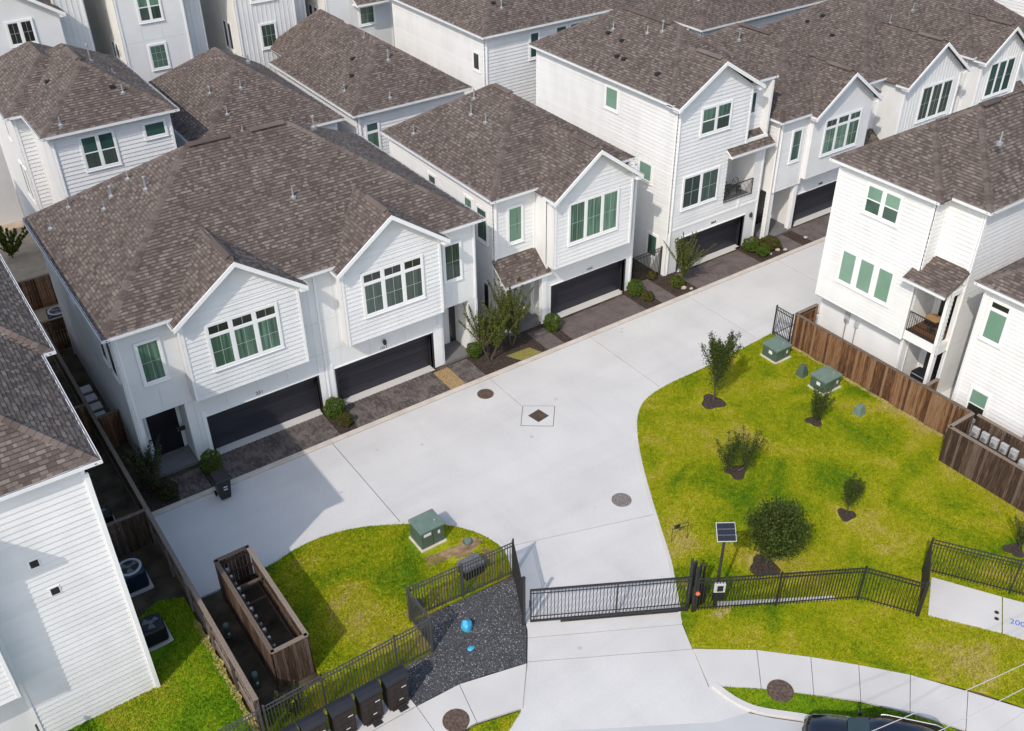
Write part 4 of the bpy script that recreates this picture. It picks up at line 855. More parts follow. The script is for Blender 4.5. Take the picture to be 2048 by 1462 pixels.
# ---- board-and-batten house
H = house('town_house', 57.2, 42, 'white board-and-batten gabled house left of the farthest gable at the upper right', GR)
Rf = Roof(H); Rf.hip(52.5, 61.6, 36.95, 48.4, 7.75, 0.67)
for x, y, z, k in ((55.6, 43.6, 9.83, 2), (55.0, 44.3, 9.4, 2), (54.6, 41.8, 9.15, 2), (57.9, 40.0, 9.8, 0)): Rf.vent(x, y, z, 0.6, k)
wall(H, (54.4, 36.2), (61.2, 36.2), 0, 7.58, 'plain'); fe = wall(H, (52.85, 37.35), (54.4, 37.35), 0, 7.58, 'lap'); window(H, fe, 0.45, 1.0, 5.0, 6.9, 1, G_TEAL)
b = bay(H, Rf, 54.4, 60.1, 35.5, 36.2, 3.6, 'batten', ridge_to=4.2); window(H, b, 1.9, 4.9, 4.9, 7.05, 3, G_DARK, 1, 1)
wall(H, (54.4, 37.35), (54.4, 36.2), 0, 7.6, 'plain'); wall(H, (52.85, 48), (52.85, 37.35), 0, 7.58, 'lap'); wall(H, (61.2, 36.2), (61.2, 48), 0, 7.58, 'plain'); porch_roof(H, 52.4, 54.5, 37.34, 36.0, 4.3, 3.3); Rf.done()
H = house('town_house', 66, 42, 'farthest white board-and-batten gabled house, cut by the right edge of the photo', GR)
Rf = Roof(H); Rf.hip(61.9, 71.0, 36.0, 48.4, 7.75, 0.67); Rf.vent(63.9, 42.5, 9.1, .5)
wall(H, (62.2, 36.4), (70.6, 36.4), 0, 7.58, 'plain'); b = bay(H, Rf, 62.4, 67.1, 35.5, 36.4, 3.6, 'batten'); window(H, b, 1.1, 3.8, 4.95, 7.15, 3, G_TEAL, 0, 1)
wall(H, (62.2, 48), (62.2, 36.4), 0, 7.58, 'lap'); wall(H, (67.1, 35.6), (67.1, 48), 0, 7.58, 'lap'); porch_roof(H, 67.0, 69.5, 36.39, 35.0, 4.6, 3.6); Rf.done()
# ---- houses of the second row (their rear walls face us)
def back_house(x0, x1, y0, y1, ze, t, label, wins=(), lwins=(), vents=(), style='lap', lstyle='lap', ov=0.36, rstyle='plain', extra=None):
    H = house('town_house', (x0 + x1) / 2, (y0 + y1) / 2, label, GR); Rf = Roof(H); r0, r1 = Rf.hip(x0, x1, y0, y1, ze, t)
    a, b, c, d = x0 + ov, x1 - ov, y0 + ov, y1 - ov
    f = wall(H, (a, c), (b, c), 0, ze - 0.17, style)
    for (w0, w1, z0, z1, kw) in wins: window(H, f, w0 - a, w1 - a, z0, z1, **kw)
    l = wall(H, (a, d), (a, c), 0, ze - 0.17, lstyle)
    for (w0, w1, z0, z1, kw) in lwins: window(H, l, d - w0, d - w1, z0, z1, **kw)
    wall(H, (b, c), (b, d), 0, ze - 0.17, rstyle); wall(H, (b, d), (a, d), 0, ze - 0.17, 'plain')
    downspout(H, a + 0.12, c - 0.06, 0, ze - 0.2)
    for v in vents: Rf.vent(*v)
    if extra: extra(H, Rf)
    Rf.done(); return H
def kx(H, Rf):
    Rf.hip(6.5, 12.6, 55.3, 64, 10.3, 0.66, gut=True); wall(H, (6.86, 63.6), (6.86, 55.66), 0, 10.13, 'panel', joints=([0, 7.9], [0, 10.1]), m=STUCCO); wall(H, (6.86, 55.66), (7.7, 55.66), 0, 10.13, 'lap')
    f = Fr((6.86, 63.6), (6.86, 55.66)); window(H, f, 5.9, 6.5, 5.2, 7.0, 1, G_BLACK); window(H, f, 6.9, 7.4, 5.2, 7.0, 1, G_BLACK); window(H, f, 5.2, 5.7, 8.3, 9.3, 1, G_BLACK)
    Rf.ridge_vent((10.77, 55.2, 12.6), (10.77, 57.5, 12.6))
back_house(7.34, 14.2, 51.35, 62, 10.3, 0.66, 'white house behind the duplex with a double window and a small wide window',
           wins=[(9.15, 10.75, 8.1, 9.78, dict(n=2, g=G_TEAL, g2=G_DARK, sash=True, gap=0.12)), (12.4, 13.45, 9.05, 9.75, dict(g=G_TEAL))], vents=[(12.02, 52.78, 11.24, .4, 0), (8.47, 51.82, 10.61, .4, 0), (11.62, 53.15, 11.49, 0, 2), (9.12, 56.02, 11.48, 0, 2), (8.48, 59.56, 11.05, 0, 2), (11.6, 56.5, 12.0, .8, 1), (12.3, 55.2, 11.5, .3, 0)], lstyle='plain', extra=kx)
back_house(14.9, 23.5, 51.1, 63, 7.75, 0.70, 'low rear house right behind the duplex ridge, mostly brown hip roof in view', wins=[(22.4, 22.9, 5.6, 6.9, dict(g=G_TEAL))],
           vents=[(18.7, 53.97, 9.75, .4, 0), (17.26, 52.76, 8.9, .4, 0), (17.59, 51.68, 8.15, .4, 0), (17.27, 55.15, 9.4, .3, 1), (20.3, 56.5, 10.3, .35, 0)], rstyle='lap')
def nx(H, Rf):
    Rf.hip(25.4, 31.2, 57, 66.5, 7.75, 0.9, gut=False)
back_house(24.1, 32.3, 51.0, 63, 7.75, 0.67, 'rear white house with a tall window under a transom at its corner',
           wins=[(24.98, 25.75, 5.0, 6.95, dict(g=G_CURT, transom=0.5, gt=G_TEAL))], vents=[(28.09, 53.75, 9.59, .5, 1), (26.85, 51.56, 8.12, .35, 0), (24.96, 53.72, 8.32, .3, 1), (26.62, 55.56, 9.44, 0, 2), (25.81, 54.24, 8.9, 0, 2), (28.0, 56.5, 10.3, .4, 0)], extra=nx)
back_house(33.86, 44.2, 52.0, 64.5, 10.3, 0.66, 'tall white lap-sided house at the top centre with windows under its long eave',
           wins=[(37.75, 38.4, 8.2, 9.78, dict(g=G_TEAL)), (39.85, 40.65, 8.2, 9.8, dict(g=G_TEAL)), (41.0, 41.8, 8.2, 9.8, dict(g=G_TEAL))], lwins=[(53.6, 52.95, 7.9, 8.95, dict(g=G_BLACK))], vents=[(36.0, 54.0, 11.6, 0, 2), (36.4, 53.6, 11.35, .4, 1), (40.2, 53.5, 11.3, .4, 0)])
back_house(44.9, 51.4, 52.0, 63, 7.75, 0.67, 'brown roofed white house half hidden behind the tall balcony house roof')
back_house(52.0, 66.0, 51.1, 63, 7.75, 0.67, 'white house with a long rear eave at the top right, behind the estate roofs', vents=[(53.9, 53.6, 9.0, .4, 0), (59.5, 52.6, 8.75, .4, 0)])
back_house(72.0, 80.0, 35.8, 49, 10.3, 0.66, 'white lap-sided side wall in the top right corner of the photo', lwins=[(42.6, 41.6, 7.4, 8.8, dict(g=G_BLIND))])
# ---- third row: tall facades along the top left
def facade(x0, x1, yf, side, wins, style, label, zt=14.5, joints=None, wing=None, gable=None):
    H = house('row_house', (x0 + x1) / 2, yf + 5, label, 'tall white facades along the top left edge')
    f = wall(H, (x0, yf), (x1, yf), 0, zt, style, joints=joints, m=STUCCO)
    for (a, b, c, d, kw) in wins: window(H, f, a - x0, b - x0, c, d, **kw)
    l = wall(H, (x0, yf + 11), (x0, yf), 0, zt, 'lap', m=CREAM)
    window(H, l, 8.3, 8.8, 7.6, 9.4, 1, G_BLACK); window(H, l, 9.1, 9.6, 7.6, 9.4, 1, G_BLACK)
    r = wall(H, (x1, yf), (x1, yf + 11), 0, zt, 'plain'); wall(H, (x1, yf + 11), (x0, yf + 11), 0, zt, 'plain')
    if wing:
        x2, y2 = wing; wall(H, (x1, y2), (x2, y2), 0, zt, 'batten', m=STUCCO); wall(H, (x2, y2), (x2, yf + 11), 0, zt, 'plain')
    Rf = Roof(H); Rf.hip(x0 - 0.4, (wing[0] if wing else x1) + 0.4, yf - 0.4, yf + 11.4, zt + 0.17, 0.66); Rf.done(); return H
H = house('row_house', 9, 71, 'gable-fronted white house cut by the top left corner with a dark double window', 'tall white facades along the top left edge')
Rf = Roof(H); Rf.gable(8.7, 4.0, 65.6, 76, 12.35, 0.66); f = wall(H, (5.0, 66), (12.4, 66), 0, 14.7, 'plain', poly=[(0, 0), (7.4, 0), (7.4, 12.35), (3.7, 14.75), (0, 12.35)], m=STUCCO)
window(H, f, 4.4, 5.75, 10.9, 12.15, 2, G_BLACK, 1, 1); wall(H, (12.4, 66), (12.4, 67.2), 0, 12.2, 'plain'); wall(H, (12.4, 67.2), (14.2, 67.2), 0, 14.4, 'batten', m=STUCCO); wall(H, (14.2, 67.2), (14.2, 77), 0, 14.4, 'lap', m=CREAM)
Rf.hip(12.2, 14.6, 66.8, 77, 14.5, 0.66); Rf.done()
facade(15.75, 20.0, 66, 1, [(17.15, 18.5, 10.95, 12.6, dict(n=2, g=G_CURT, g2=G_DARK, sash=True, gap=0.1)), (17.3, 18.3, 7.9, 9.35, dict(g=G_MID, mv=2, mh=2))], 'panel', 'tall white panelled facade with a green gridded window below a double window', joints=([0, 1.3, 2.6, 4.25], [0, 9.7, 12.9, 14.5]), wing=(21.5, 67.2))
facade(23.4, 27.6, 66, 1, [(24.95, 25.95, 7.85, 9.35, dict(g=G_DARK, mv=2, mh=1)), (24.6, 26.3, 11.0, 12.5, dict(n=2, g=G_DARK))], 'batten', 'tall white batten facade with one dark gridded window at the top of the photo', wing=(28.9, 67.2))
H = facade(29.9, 35.1, 66, 1, [(32.5, 33.6, 8.1, 9.4, dict(g=G_CURT, mv=1, mh=1))], 'panel', 'white facade with a small awning roof over its green window', joints=([0, 1.9, 5.2], [0, 7.6, 14.5])); porch_roof(H, 31.9, 34.4, 65.99, 65.0, 10.3, 9.75)
back_house(-9.0, 1.2, 48.6, 60.0, 10.3, 0.66, 'neighbour of the left house, just beyond the left edge of the photo')
# ---- near right three-storey house
H = house('town_house', 42, 23.4, 'three-storey white house on the right with a covered corner balcony above the wooden fence', GR)
Rf = Roof(H, 300); z = 10.12
Rf.hip(37.05, 50, 21.3, 27.25, z, 0.67, skip=('f',)); Rf.hip(37.95, 50, 19.5, 27.25, z, 0.67, soffit=True)
Rf.ridge_vent((41.9, 23.37, 12.78), (43.2, 23.37, 12.78)); Rf.vent(40.4, 21.27, 12.05, .5); 
fm = wall(H, (37.35, 26.87), (37.35, 21.62), 2.81, 9.95, 'lap', exp=0.205); U = lambda y: 26.87 - y
window(H, fm, U(25.08), U(23.3), 8.2, 9.5, 2, G_BLIND, 0, 0, sash=True, g2=G_MID, gap=0.16); window(H, fm, U(25.72), U(22.8), 4.22, 5.85, 3, G_BLIND, gap=0.26)
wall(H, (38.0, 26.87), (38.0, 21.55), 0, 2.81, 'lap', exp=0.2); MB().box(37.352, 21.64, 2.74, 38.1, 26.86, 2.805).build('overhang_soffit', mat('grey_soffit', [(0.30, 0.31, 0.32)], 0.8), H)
wall(H, (50, 27.0), (37.35, 26.87), 2.81, 9.95, 'plain'); wall(H, (50, 26.9), (38.0, 26.87), 0, 2.81, 'plain')
wall(H, (38.3, 21.75), (38.3, 19.85), 6.3, 9.95, 'lap'); wall(H, (37.35, 21.62), (38.3, 21.62), 6.6, 9.95, 'lap')
fs = wall(H, (38.3, 19.85), (50, 19.85), 0, 9.95, 'lap'); fs2 = wall(H, (37.35, 19.85), (38.3, 19.85), 2.85, 6.25, 'lap', holes=[(0.25, 0.8, 3.4, 6.0)])
# balcony: floor, planks, beam, post, soffit
bal = MB().box(37.352, 19.99, 2.9, 39.3, 21.6, 3.36).build('balcony_floor', TRIM, H)
for i in range(12): MB().box(37.4 + i * 0.155, 20.02, 3.361, 37.4 + i * 0.155 + 0.14, 21.58, 3.39).build('deck_board', DECKW, bal)
MB().box(37.34, 19.86, 0, 37.62, 20.02, 2.9).build('corner_post', TRIM, H); MB().box(37.34, 19.86, 3.37, 37.56, 20.02, 6.28).build('corner_post', TRIM, H); MB().box(37.36, 19.9, 6.0, 37.6, 21.62, 6.28).build('beam', TRIM, H)
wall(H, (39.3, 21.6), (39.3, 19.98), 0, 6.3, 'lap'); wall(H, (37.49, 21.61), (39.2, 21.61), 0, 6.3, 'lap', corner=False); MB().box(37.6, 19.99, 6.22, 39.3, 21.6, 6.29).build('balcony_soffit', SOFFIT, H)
fd = Fr((39.3, 21.6), (39.3, 19.98)); fd.box(MB(), 0.35, 1.25, 0.03, 0.07, 3.4, 5.7).build('door', DOOR, H); fd.box(MB(), 0.35, 1.25, 0.03, 0.07, 0.1, 2.3).build('door', DOOR, H)
railing(H, (37.40, 21.58), (37.40, 20.03), 3.37, 4.42)
r2 = Roof(H, 60); r2.plane([(36.75, 22.0, 6.25), (36.75, 19.75, 6.25), (38.29, 19.75, 7.05), (38.29, 22.0, 7.05)]); r2.gutter((36.75, 22.0), (36.75, 19.75), 6.25, (-1, 0)); r2.done()
downspout(H, 38.24, 19.78, 0, 9.9); downspout(H, 37.30, 26.78, 2.9, 9.9)
Rf.done()
# ---- neighbour at the right edge
H = house('town_house', 42, 13.5, 'two-storey white house cut by the right edge with a green window under a dark transom', GR)
Rf = Roof(H, 300); Rf.hip(37.0, 50, 8, 18.8, 7.45, 0.67); fm = wall(H, (37.35, 18.45), (37.35, 8.3), 0, 7.3, 'lap', exp=0.205); U = lambda y: 18.45 - y
window(H, fm, U(17.98), U(17.14), 4.97, 6.8, 1, G_BLIND, 0, 0, 0.32, G_BLACK); window(H, fm, U(17.66), U(16.83), 0.88, 2.36, 1, G_BLIND, sash=True, g2=G_BLACK)
wall(H, (50, 18.45), (37.35, 18.45), 0, 7.3, 'plain'); wall(H, (37.35, 8.3), (50, 8.3), 0, 7.3, 'plain'); downspout(H, 37.28, 18.33, 0, 7.3); Rf.done()
# ---- left house
H = house('town_house', -3, 31, 'tall white lap-sided house on the left edge with two small vents in its blank wall', GR)
Rf = Roof(H, 300); Rf.hip(-9.5, 2.55, 24.95, 40.5, 10.35, 0.66); Rf.hip(-9.0, 2.93, 31.6, 47.0, 10.35, 0.66)
f = wall(H, (-1.69, 25.2), (2.12, 25.2), 0, 10.18, 'lap', exp=0.22)
wall(H, (-9, 24.5), (-1.69, 24.5), 3.24, 9.3, 'lap', exp=0.22); wall(H, (-1.69, 24.64), (-1.69, 25.19), 3.24, 9.3, 'plain'); wall(H, (-9, 25.2), (-1.69, 25.2), 0, 10.18, 'plain')
MB().box(-9, 24.52, 3.16, -1.7, 25.19, 3.235).build('overhang_soffit', SOFFIT, H); MB().box(-9.4, 24.0, 9.3, -1.25, 25.25, 9.5).build('lower_eave', TRIM, H)
wall(H, (2.12, 25.2), (2.12, 46.5), 0, 10.18, 'plain'); wall(H, (-9.0, 46.5), (-9, 25.2), 0, 10.18, 'plain')
for x, zz in ((0.0, 7.42), (0.25, 6.1)):
    f.box(MB(), x + 1.69 - 0.17, x + 1.69 + 0.17, 0.02, 0.05, zz - 0.17, zz + 0.17).build('vent_frame', TRIM, H); f.box(MB(), x + 1.69 - 0.11, x + 1.69 + 0.13, 0.05, 0.062, zz - 0.13, zz + 0.13).build('wall_vent', DARKVENT, H)
MB().box(2.06, 25.09, 0, 2.2, 25.17, 9.9).build('downspout', TRIM, H)
Rf.done()
# ------------------------------------------------------------------ fences
def frame2(p, q):
    p = Vector(p); q = Vector(q); L = (q - p).length; d = (q - p) / L; return p, d, Vector((-d.y, d.x)), L
def bar(mb, p, d, n, a, c, off, t, za, zb):
    pts = [p + d * a + n * (off - t), p + d * c + n * (off - t), p + d * c + n * (off + t), p + d * a + n * (off + t)]
    return mb.hexa([(v.x, v.y, za) for v in pts] + [(v.x, v.y, zb) for v in pts])
PICK = {}
def wood_fence(pts, h, m, label, cap=True, wv=0.14, z0=0.06, side=1, kick=True, capm=None, ragged=0.0, group='wooden fences', posts=True):
    H = thing('wooden_fence', (*pts[0], 0), label, 'fence', group)
    for a, b in zip(pts[:-1], pts[1:]):
        p, d, n, L = frame2(a, b); k = max(1, round(L / wv)); st = L / k
        if kick: bar(MB(), p, d, n, 0.01, L - 0.01, 0.0, 0.022, 0.0, z0 + 0.16).build('kick_board', capm or WOODC, H)
        for i in range(k):
            zt = h - 0.03 + (random.random() - 0.5) * ragged; mb = MB(); g = 0.003 + random.random() * 0.005
            key = None; bar(mb, p, d, n, i * st + g, (i + 1) * st - g, side * (0.032 + random.random() * 0.007), 0.009, z0, zt); mb.build('picket', m, H)
        for zz in (0.42, h * 0.52, h - 0.32): bar(MB(), p, d, n, 0.01, L - 0.01, -side * 0.003, 0.018, zz, zz + 0.085).build('rail', m, H)
        if posts:
            np_ = max(1, round(L / 2.4))
            for i in range(np_ + 1): bar(MB(), p, d, n, min(max(L * i / np_ - 0.045, 0), L - 0.09), min(max(L * i / np_ + 0.045, 0.09), L), -side * 0.071, 0.045, 0, h - 0.06).build('post', m, H)
        if cap: bar(MB(), p, d, n, -0.02, L + 0.02, -side * 0.02, 0.085, h - 0.028, h + 0.012).build('cap_rail', capm or WOODC, H, bevel=0.006)
    return H
wood_fence([(4.42, 21.2), (4.42, 32.1)], 1.9, WOODG, 'long weathered boundary fence between the left house lawn and the meter enclosure', side=-1)
wood_fence([(4.42, 32.16), (4.42, 49.0)], 1.9, WOODD, 'dark boundary fence running back along the narrow alley beside the duplex', side=-1, posts=False)
wood_fence([(2.2, 32.13), (4.36, 32.13)], 1.85, WOODD, 'short dark cross fence behind the air conditioner of the left house', side=-1)
wood_fence([(2.2, 40.6), (4.36, 40.6)], 1.85, WOODR, 'short cross fence between the left house and the alley fence', side=-1)
wood_fence([(4.5, 39.2), (5.45, 39.2)], 1.9, WOODR, 'reddish cross fence closing the alley beside the duplex front corner', side=-1)
wood_fence([(4.5, 48.9), (7.4, 48.9)], 1.9, WOODR, 'reddish cross fence at the nearer end of the small rear yard', side=-1)
wood_fence([(3.6, 53.9), (7.4, 53.9)], 1.9, WOODR, 'reddish cross fence at the far end of the small rear yard', side=-1)
wood_fence([(5.56, 27.72), (5.56, 22.56), (6.86, 22.56), (6.86, 27.72), (5.56, 27.72)], 2.0, WOODD, 'tall narrow cedar box enclosure hiding meters beside the left lawn', side=-1, ragged=0.0, posts=False)
wood_fence([(36.3, 27.05), (36.3, 16.9)], 1.88, WOODR, 'long red-brown cedar fence below the three-storey house on the right', side=-1)
wood_fence([(36.34, 27.05), (37.9, 27.05)], 1.88, WOODR, 'short cedar fence return at the corner of the three-storey house', side=1)
wood_fence([(36.36, 19.3), (37.3, 19.3)], 1.88, WOODR, 'short cedar cross fence between the long fence and the three-storey house', side=-1)
wood_fence([(36.25, 16.82), (34.58, 16.82), (34.58, 9.0)], 1.95, WOODD, 'dark stained cedar screen around the grey electric meters at the right edge', side=-1)
wood_fence([(36.3, 16.6), (36.3, 9.0)], 1.95, WOODD, 'inner cedar fence carrying the grey electric meters at the right edge', side=-1, kick=False)
# grey electric meters, on stems behind the screen
for i in range(5):
    y = 16.35 - i * 0.46; o = thing('electric_meter', (36.1, y, 0.9), 'grey electric meter box, number %s of five from the far end of the cedar screen' % ('one two three four five'.split()[i]), 'meter', 'grey electric meters in the cedar screen')
    MB().box(35.98, y - 0.17, 1.0, 36.14, y + 0.17, 1.5).build('case', GREYP, o, bevel=0.03)
    g = MB(); g.cyl((35.99, y, 1.22), (35.90, y, 1.22), 0.10, 0.085, 14); g.build('dial', METAL, o)
    s_ = MB(); s_.cyl((36.08, y - 0.07, 0.05), (36.08, y - 0.07, 1.0), 0.03, n=6); s_.cyl((36.08, y + 0.07, 0.05), (36.08, y + 0.07, 1.0), 0.03, n=6); s_.build('conduit', IRON, o)
o = thing('electric_meter', (36.1, 13.95, 0.5), 'rounded pale grey meter cover at the near end of the meter row', 'meter'); MB().box(35.9, 13.75, 0.75, 36.2, 14.2, 1.25).build('case', GREYP, o, bevel=0.09); MB().box(36.0, 13.9, 0.04, 36.1, 14.05, 0.76).build('conduit', IRON, o)
o = thing('meter_cabinet', (36.75, 14.3, 0), 'tall grey cabinet behind the inner cedar fence at the right edge', 'cabinet'); MB().box(36.55, 14.0, 0.03, 36.95, 14.5, 2.3).build('case', GREYP, o, bevel=0.04); MB().box(36.53, 14.05, 1.6, 36.549, 14.45, 2.2).build('door', METAL, o)
o = thing('power_meter', (37.9, 25.0, 1.2), 'grey electric panel with a meter on the lower wall above the cedar fence', 'meter')
MB().box(37.86, 25.0, 1.75, 37.96, 25.28, 2.45).build('case', GREYP, o, bevel=0.02); g = MB(); g.cyl((37.87, 25.14, 1.9), (37.78, 25.14, 1.9), 0.11, 0.09, 14); g.build('dial', METAL, o); g = MB(); g.cyl((37.9, 25.14, 0.05), (37.9, 25.14, 1.76), 0.03, n=6); g.build('conduit', METAL, o)
o = thing('gas_meter', (37.9, 24.5, 1.2), 'small grey gas meter beside the panel above the cedar fence', 'meter'); MB().box(37.84, 24.42, 1.75, 37.96, 24.64, 2.1).build('case', GREYP, o, bevel=0.03); g = MB(); g.cyl((37.9, 24.53, 0.05), (37.9, 24.53, 1.76), 0.025, n=6); g.build('pipe', METAL, o)
ORD = 'first second third fourth fifth sixth seventh eighth ninth tenth eleventh twelfth'.split()
# conduit row inside the left enclosure
for i in range(12):
    y = 22.95 + i * 0.38; o = thing('pipe_riser', (5.78, y, 0), ORD[i] + ' pale pipe riser from the near end inside the cedar box enclosure', 'pipe', 'pipe risers in the cedar box enclosure')
    g = MB(); g.cyl((5.78, y, 0.04), (5.78, y, 1.86), 0.03, n=7); g.build('pipe', DGREY, o); g = MB(); g.box(5.72, y - 0.06, 1.74, 5.84, y + 0.05, 1.86 + 0.05 * (i % 3)); g.build('fitting', DGREY, o, bevel=0.02)
o = thing('enclosure_brace', (6.2, 26.6, 0.9), 'wooden brace across the inside of the cedar box enclosure', 'brace'); MB().box(5.62, 26.55, 1.25, 6.8, 26.63, 1.34).build('upper_brace', WOODC, o); MB().box(5.62, 26.3, 0.5, 6.8, 26.38, 0.58).build('lower_brace', WOODC, o)
for i, y in enumerate((25.82, 23.2)):
    o = thing('utility_pedestal', (4.98, y, 0), ('farther', 'nearer')[i] + ' small green cylindrical pedestal between the fence and the cedar enclosure', 'pedestal', 'green cylinder pedestals')
    g = MB(); g.lathe((4.98, y, 0.03), [(0.12, 0), (0.12, 0.08), (0.1, 0.1), (0.1, 0.5)], 16); g.build('body', TGREEN, o); g = MB(); g.lathe((4.98, y, 0.53), [(0.115, 0), (0.115, 0.12), (0.08, 0.17)], 16); g.build('cap', TGREEN2, o)
    MB().box(4.95, y - 0.125, 0.2, 5.03, y - 0.119, 0.33).build('sticker', STICK, o)
# ---- iron fences
def iron_fence(pts, h, label, m=IRON, step=0.115, posts=None, z0=0.08, cat='fence', rails=(0.10, 0.85), group='metal picket fences', name='iron_fence', fin=0.0):
    H = thing(name, (*pts[0], 0), label, cat, group)
    for a, b in zip(pts[:-1], pts[1:]):
        p, d, n, L = frame2(a, b)
        for zz in (h - 0.04, h - 0.22, z0 + 0.10): bar(MB(), p, d, n, 0.0, L, 0, 0.016, zz, zz + 0.036).build('rail', m, H)
        k = round(L / step)
        me = None
        for i in range(1, k):
            if me is None:
                mb = MB(); a0 = L * i / k; bar(mb, p, d, n, a0 - 0.0125, a0 + 0.0125, 0, 0.0125, z0, h + fin); o = mb.build('picket', m, H); me = o; a_ref = a0
            else:
                o = me.copy(); COL.objects.link(o); dv = d * (L * i / k - a_ref); o.location = Vector(me.location) + Vector((dv.x, dv.y, 0))
        npst = max(1, round(L / 2.5))
        for i in range(npst + 1): bar(MB(), p, d, n, L * i / npst - 0.032, L * i / npst + 0.032, 0, 0.032, 0.0, h + 0.06).build('post', m, H)
    return H
iron_fence([(15.25, 22.26), (10.8, 22.6)], 1.78, 'iron fence along the top of the gravel bed beside the green transformer', IRONG)
iron_fence([(10.8, 22.55), (10.8, 20.93)], 1.78, 'short iron fence return on the left side of the gravel bed', IRONG)
iron_fence([(10.74, 20.9), (9.33, 20.92), (6.55, 20.92), (4.5, 20.9)], 1.78, 'long grey iron fence behind the row of mailboxes', IRONG)
iron_fence([(4.34, 20.9), (-1.6, 20.9)], 1.78, 'grey iron fence closing the bright lawn of the left house', IRONG)
iron_fence([(-1.66, 20.95), (-1.66, 24.4)], 1.78, 'grey iron fence ending at the wall of the left house', IRONG)
iron_fence([(15.23, 22.2), (14.25, 20.2)], 1.95, 'dark iron panel seen edge-on beside the gate', IRON, step=0.10)
iron_fence([(19.75, 16.78), (22.4, 15.22), (25.14, 13.62), (26.27, 11.84)], 1.78, 'iron fence crossing the big lawn to the right of the gate', IRON)
iron_fence([(26.33, 11.8), (28.33, 13.1)], 1.78, 'dark iron fence panel seen edge-on beside the concrete slab', IRON, step=0.10)
iron_fence([(28.38, 13.1), (31.8, 7.9)], 1.78, 'iron fence above the concrete slab at the right edge', IRON)
iron_fence([(36.25, 27.15), (36.25, 28.25)], 1.75, 'short black iron fence beside the farther transformer', IRON)
iron_fence([(33.25, 36.5), (35.65, 36.5)], 1.8, 'black iron gate fence between the two garages of the gabled house and the tall house', IRON)
# ---- sliding gate
H = thing('sliding_gate', (14.3, 19.9, 0), 'black iron sliding gate closed across the drive', 'gate')
p, d, n, L = frame2((14.35, 19.88), (19.55, 16.96)); h = 1.85; z0 = 0.14
for zz, t in ((h - 0.06, 0.03), (h - 0.22, 0.014), (z0, 0.035), (z0 + 0.26, 0.014)): bar(MB(), p, d, n, 0, L, 0, t, zz, zz + (0.07 if t > 0.02 else 0.03)).build('rail', IRON, H)
for i in range(1, 46): bar(MB(), p, d, n, L * i / 46 - 0.0115, L * i / 46 + 0.0115, 0, 0.0115, z0 + 0.07, h - 0.06).build('picket', IRON, H)
for a in (0.03, L * 0.54, L - 0.03): bar(MB(), p, d, n, a - 0.03, a + 0.03, 0, 0.028, z0 + 0.071, h - 0.061).build('stile', IRON, H)
bar(MB(), p, d, n, 1.2, L, 0, 0.035, 0.02, 0.075).build('track', IRON, H)
for a in (1.3, L * 0.75): bar(MB(), p, d, n, a - 0.16, a + 0.16, 0, 0.045, 0.03, 0.135).build('roller', IRON, H)
for a in (0.02, L - 0.03): pass
b_ = MB(); bar(b_, p, d, n, -0.02, 0.05, 0.06, 0.03, 0.9, 1.2); b_.build('latch', IRON, H)
for i, (x, y, hh) in enumerate(((14.14, 19.98, 2.5), (19.62, 17.05, 2.35), (19.66, 16.82, 2.3))):
    o = thing('gate_post', (x, y, 0), ('tall black post at the closing end of the gate', 'tall black guide post at the inner side of the gate end', 'tall black guide post at the outer side of the gate end')[i], 'post', 'black gate posts'); MB().box(x - 0.05, y - 0.05, 0, x + 0.05, y + 0.05, hh).build('shaft', IRON, o); MB().box(x - 0.06, y - 0.06, hh, x + 0.06, y + 0.06, hh + 0.04).build('cap', IRON, o)
o = thing('gate_operator', (20.05, 17.0, 0), 'black gate operator cabinet behind the fence next to the gate', 'cabinet')
MB().box(19.85, 16.85, 0.03, 20.3, 17.3, 1.0).build('case', BLACKP, o, bevel=0.03); MB().box(19.95, 16.95, 1.0, 20.2, 17.2, 1.25).build('hood', BLACKP, o, bevel=0.03)
for i, (x, y, hh) in enumerate(((19.85, 17.25, 2.15), (20.0, 17.45, 2.05), (20.28, 17.25, 1.8), (20.45, 17.2, 1.7), (20.12, 17.35, 1.95))):
    q = thing('guide_post', (x, y, 0), ('tallest', 'second tallest', 'fourth tallest', 'shortest', 'middle-height')[i] + ' stubby black guide post clustered behind the gate operator', 'post', 'stubby black posts by the gate operator'); g = MB(); g.cyl((x, y, 0), (x, y, hh), 0.05, n=8); g.build('shaft', IRON, q); g = MB(); g.lathe((x, y, hh), [(0.055, 0), (0.055, 0.03), (0.02, 0.06)], 8); g.build('cap', IRON, q)
q = thing('reflector', (19.72, 16.76, 1.0), 'round orange reflector on the gate post', 'reflector'); g = MB(); g.cyl((19.725, 16.75, 1.05), (19.70, 16.715, 1.05), 0.085, n=18); g.build('disc', ORANGE, q); g = MB(); g.cyl((19.74, 16.775, 1.05), (19.725, 16.75, 1.05), 0.095, n=18); g.build('rim', IRON, q)
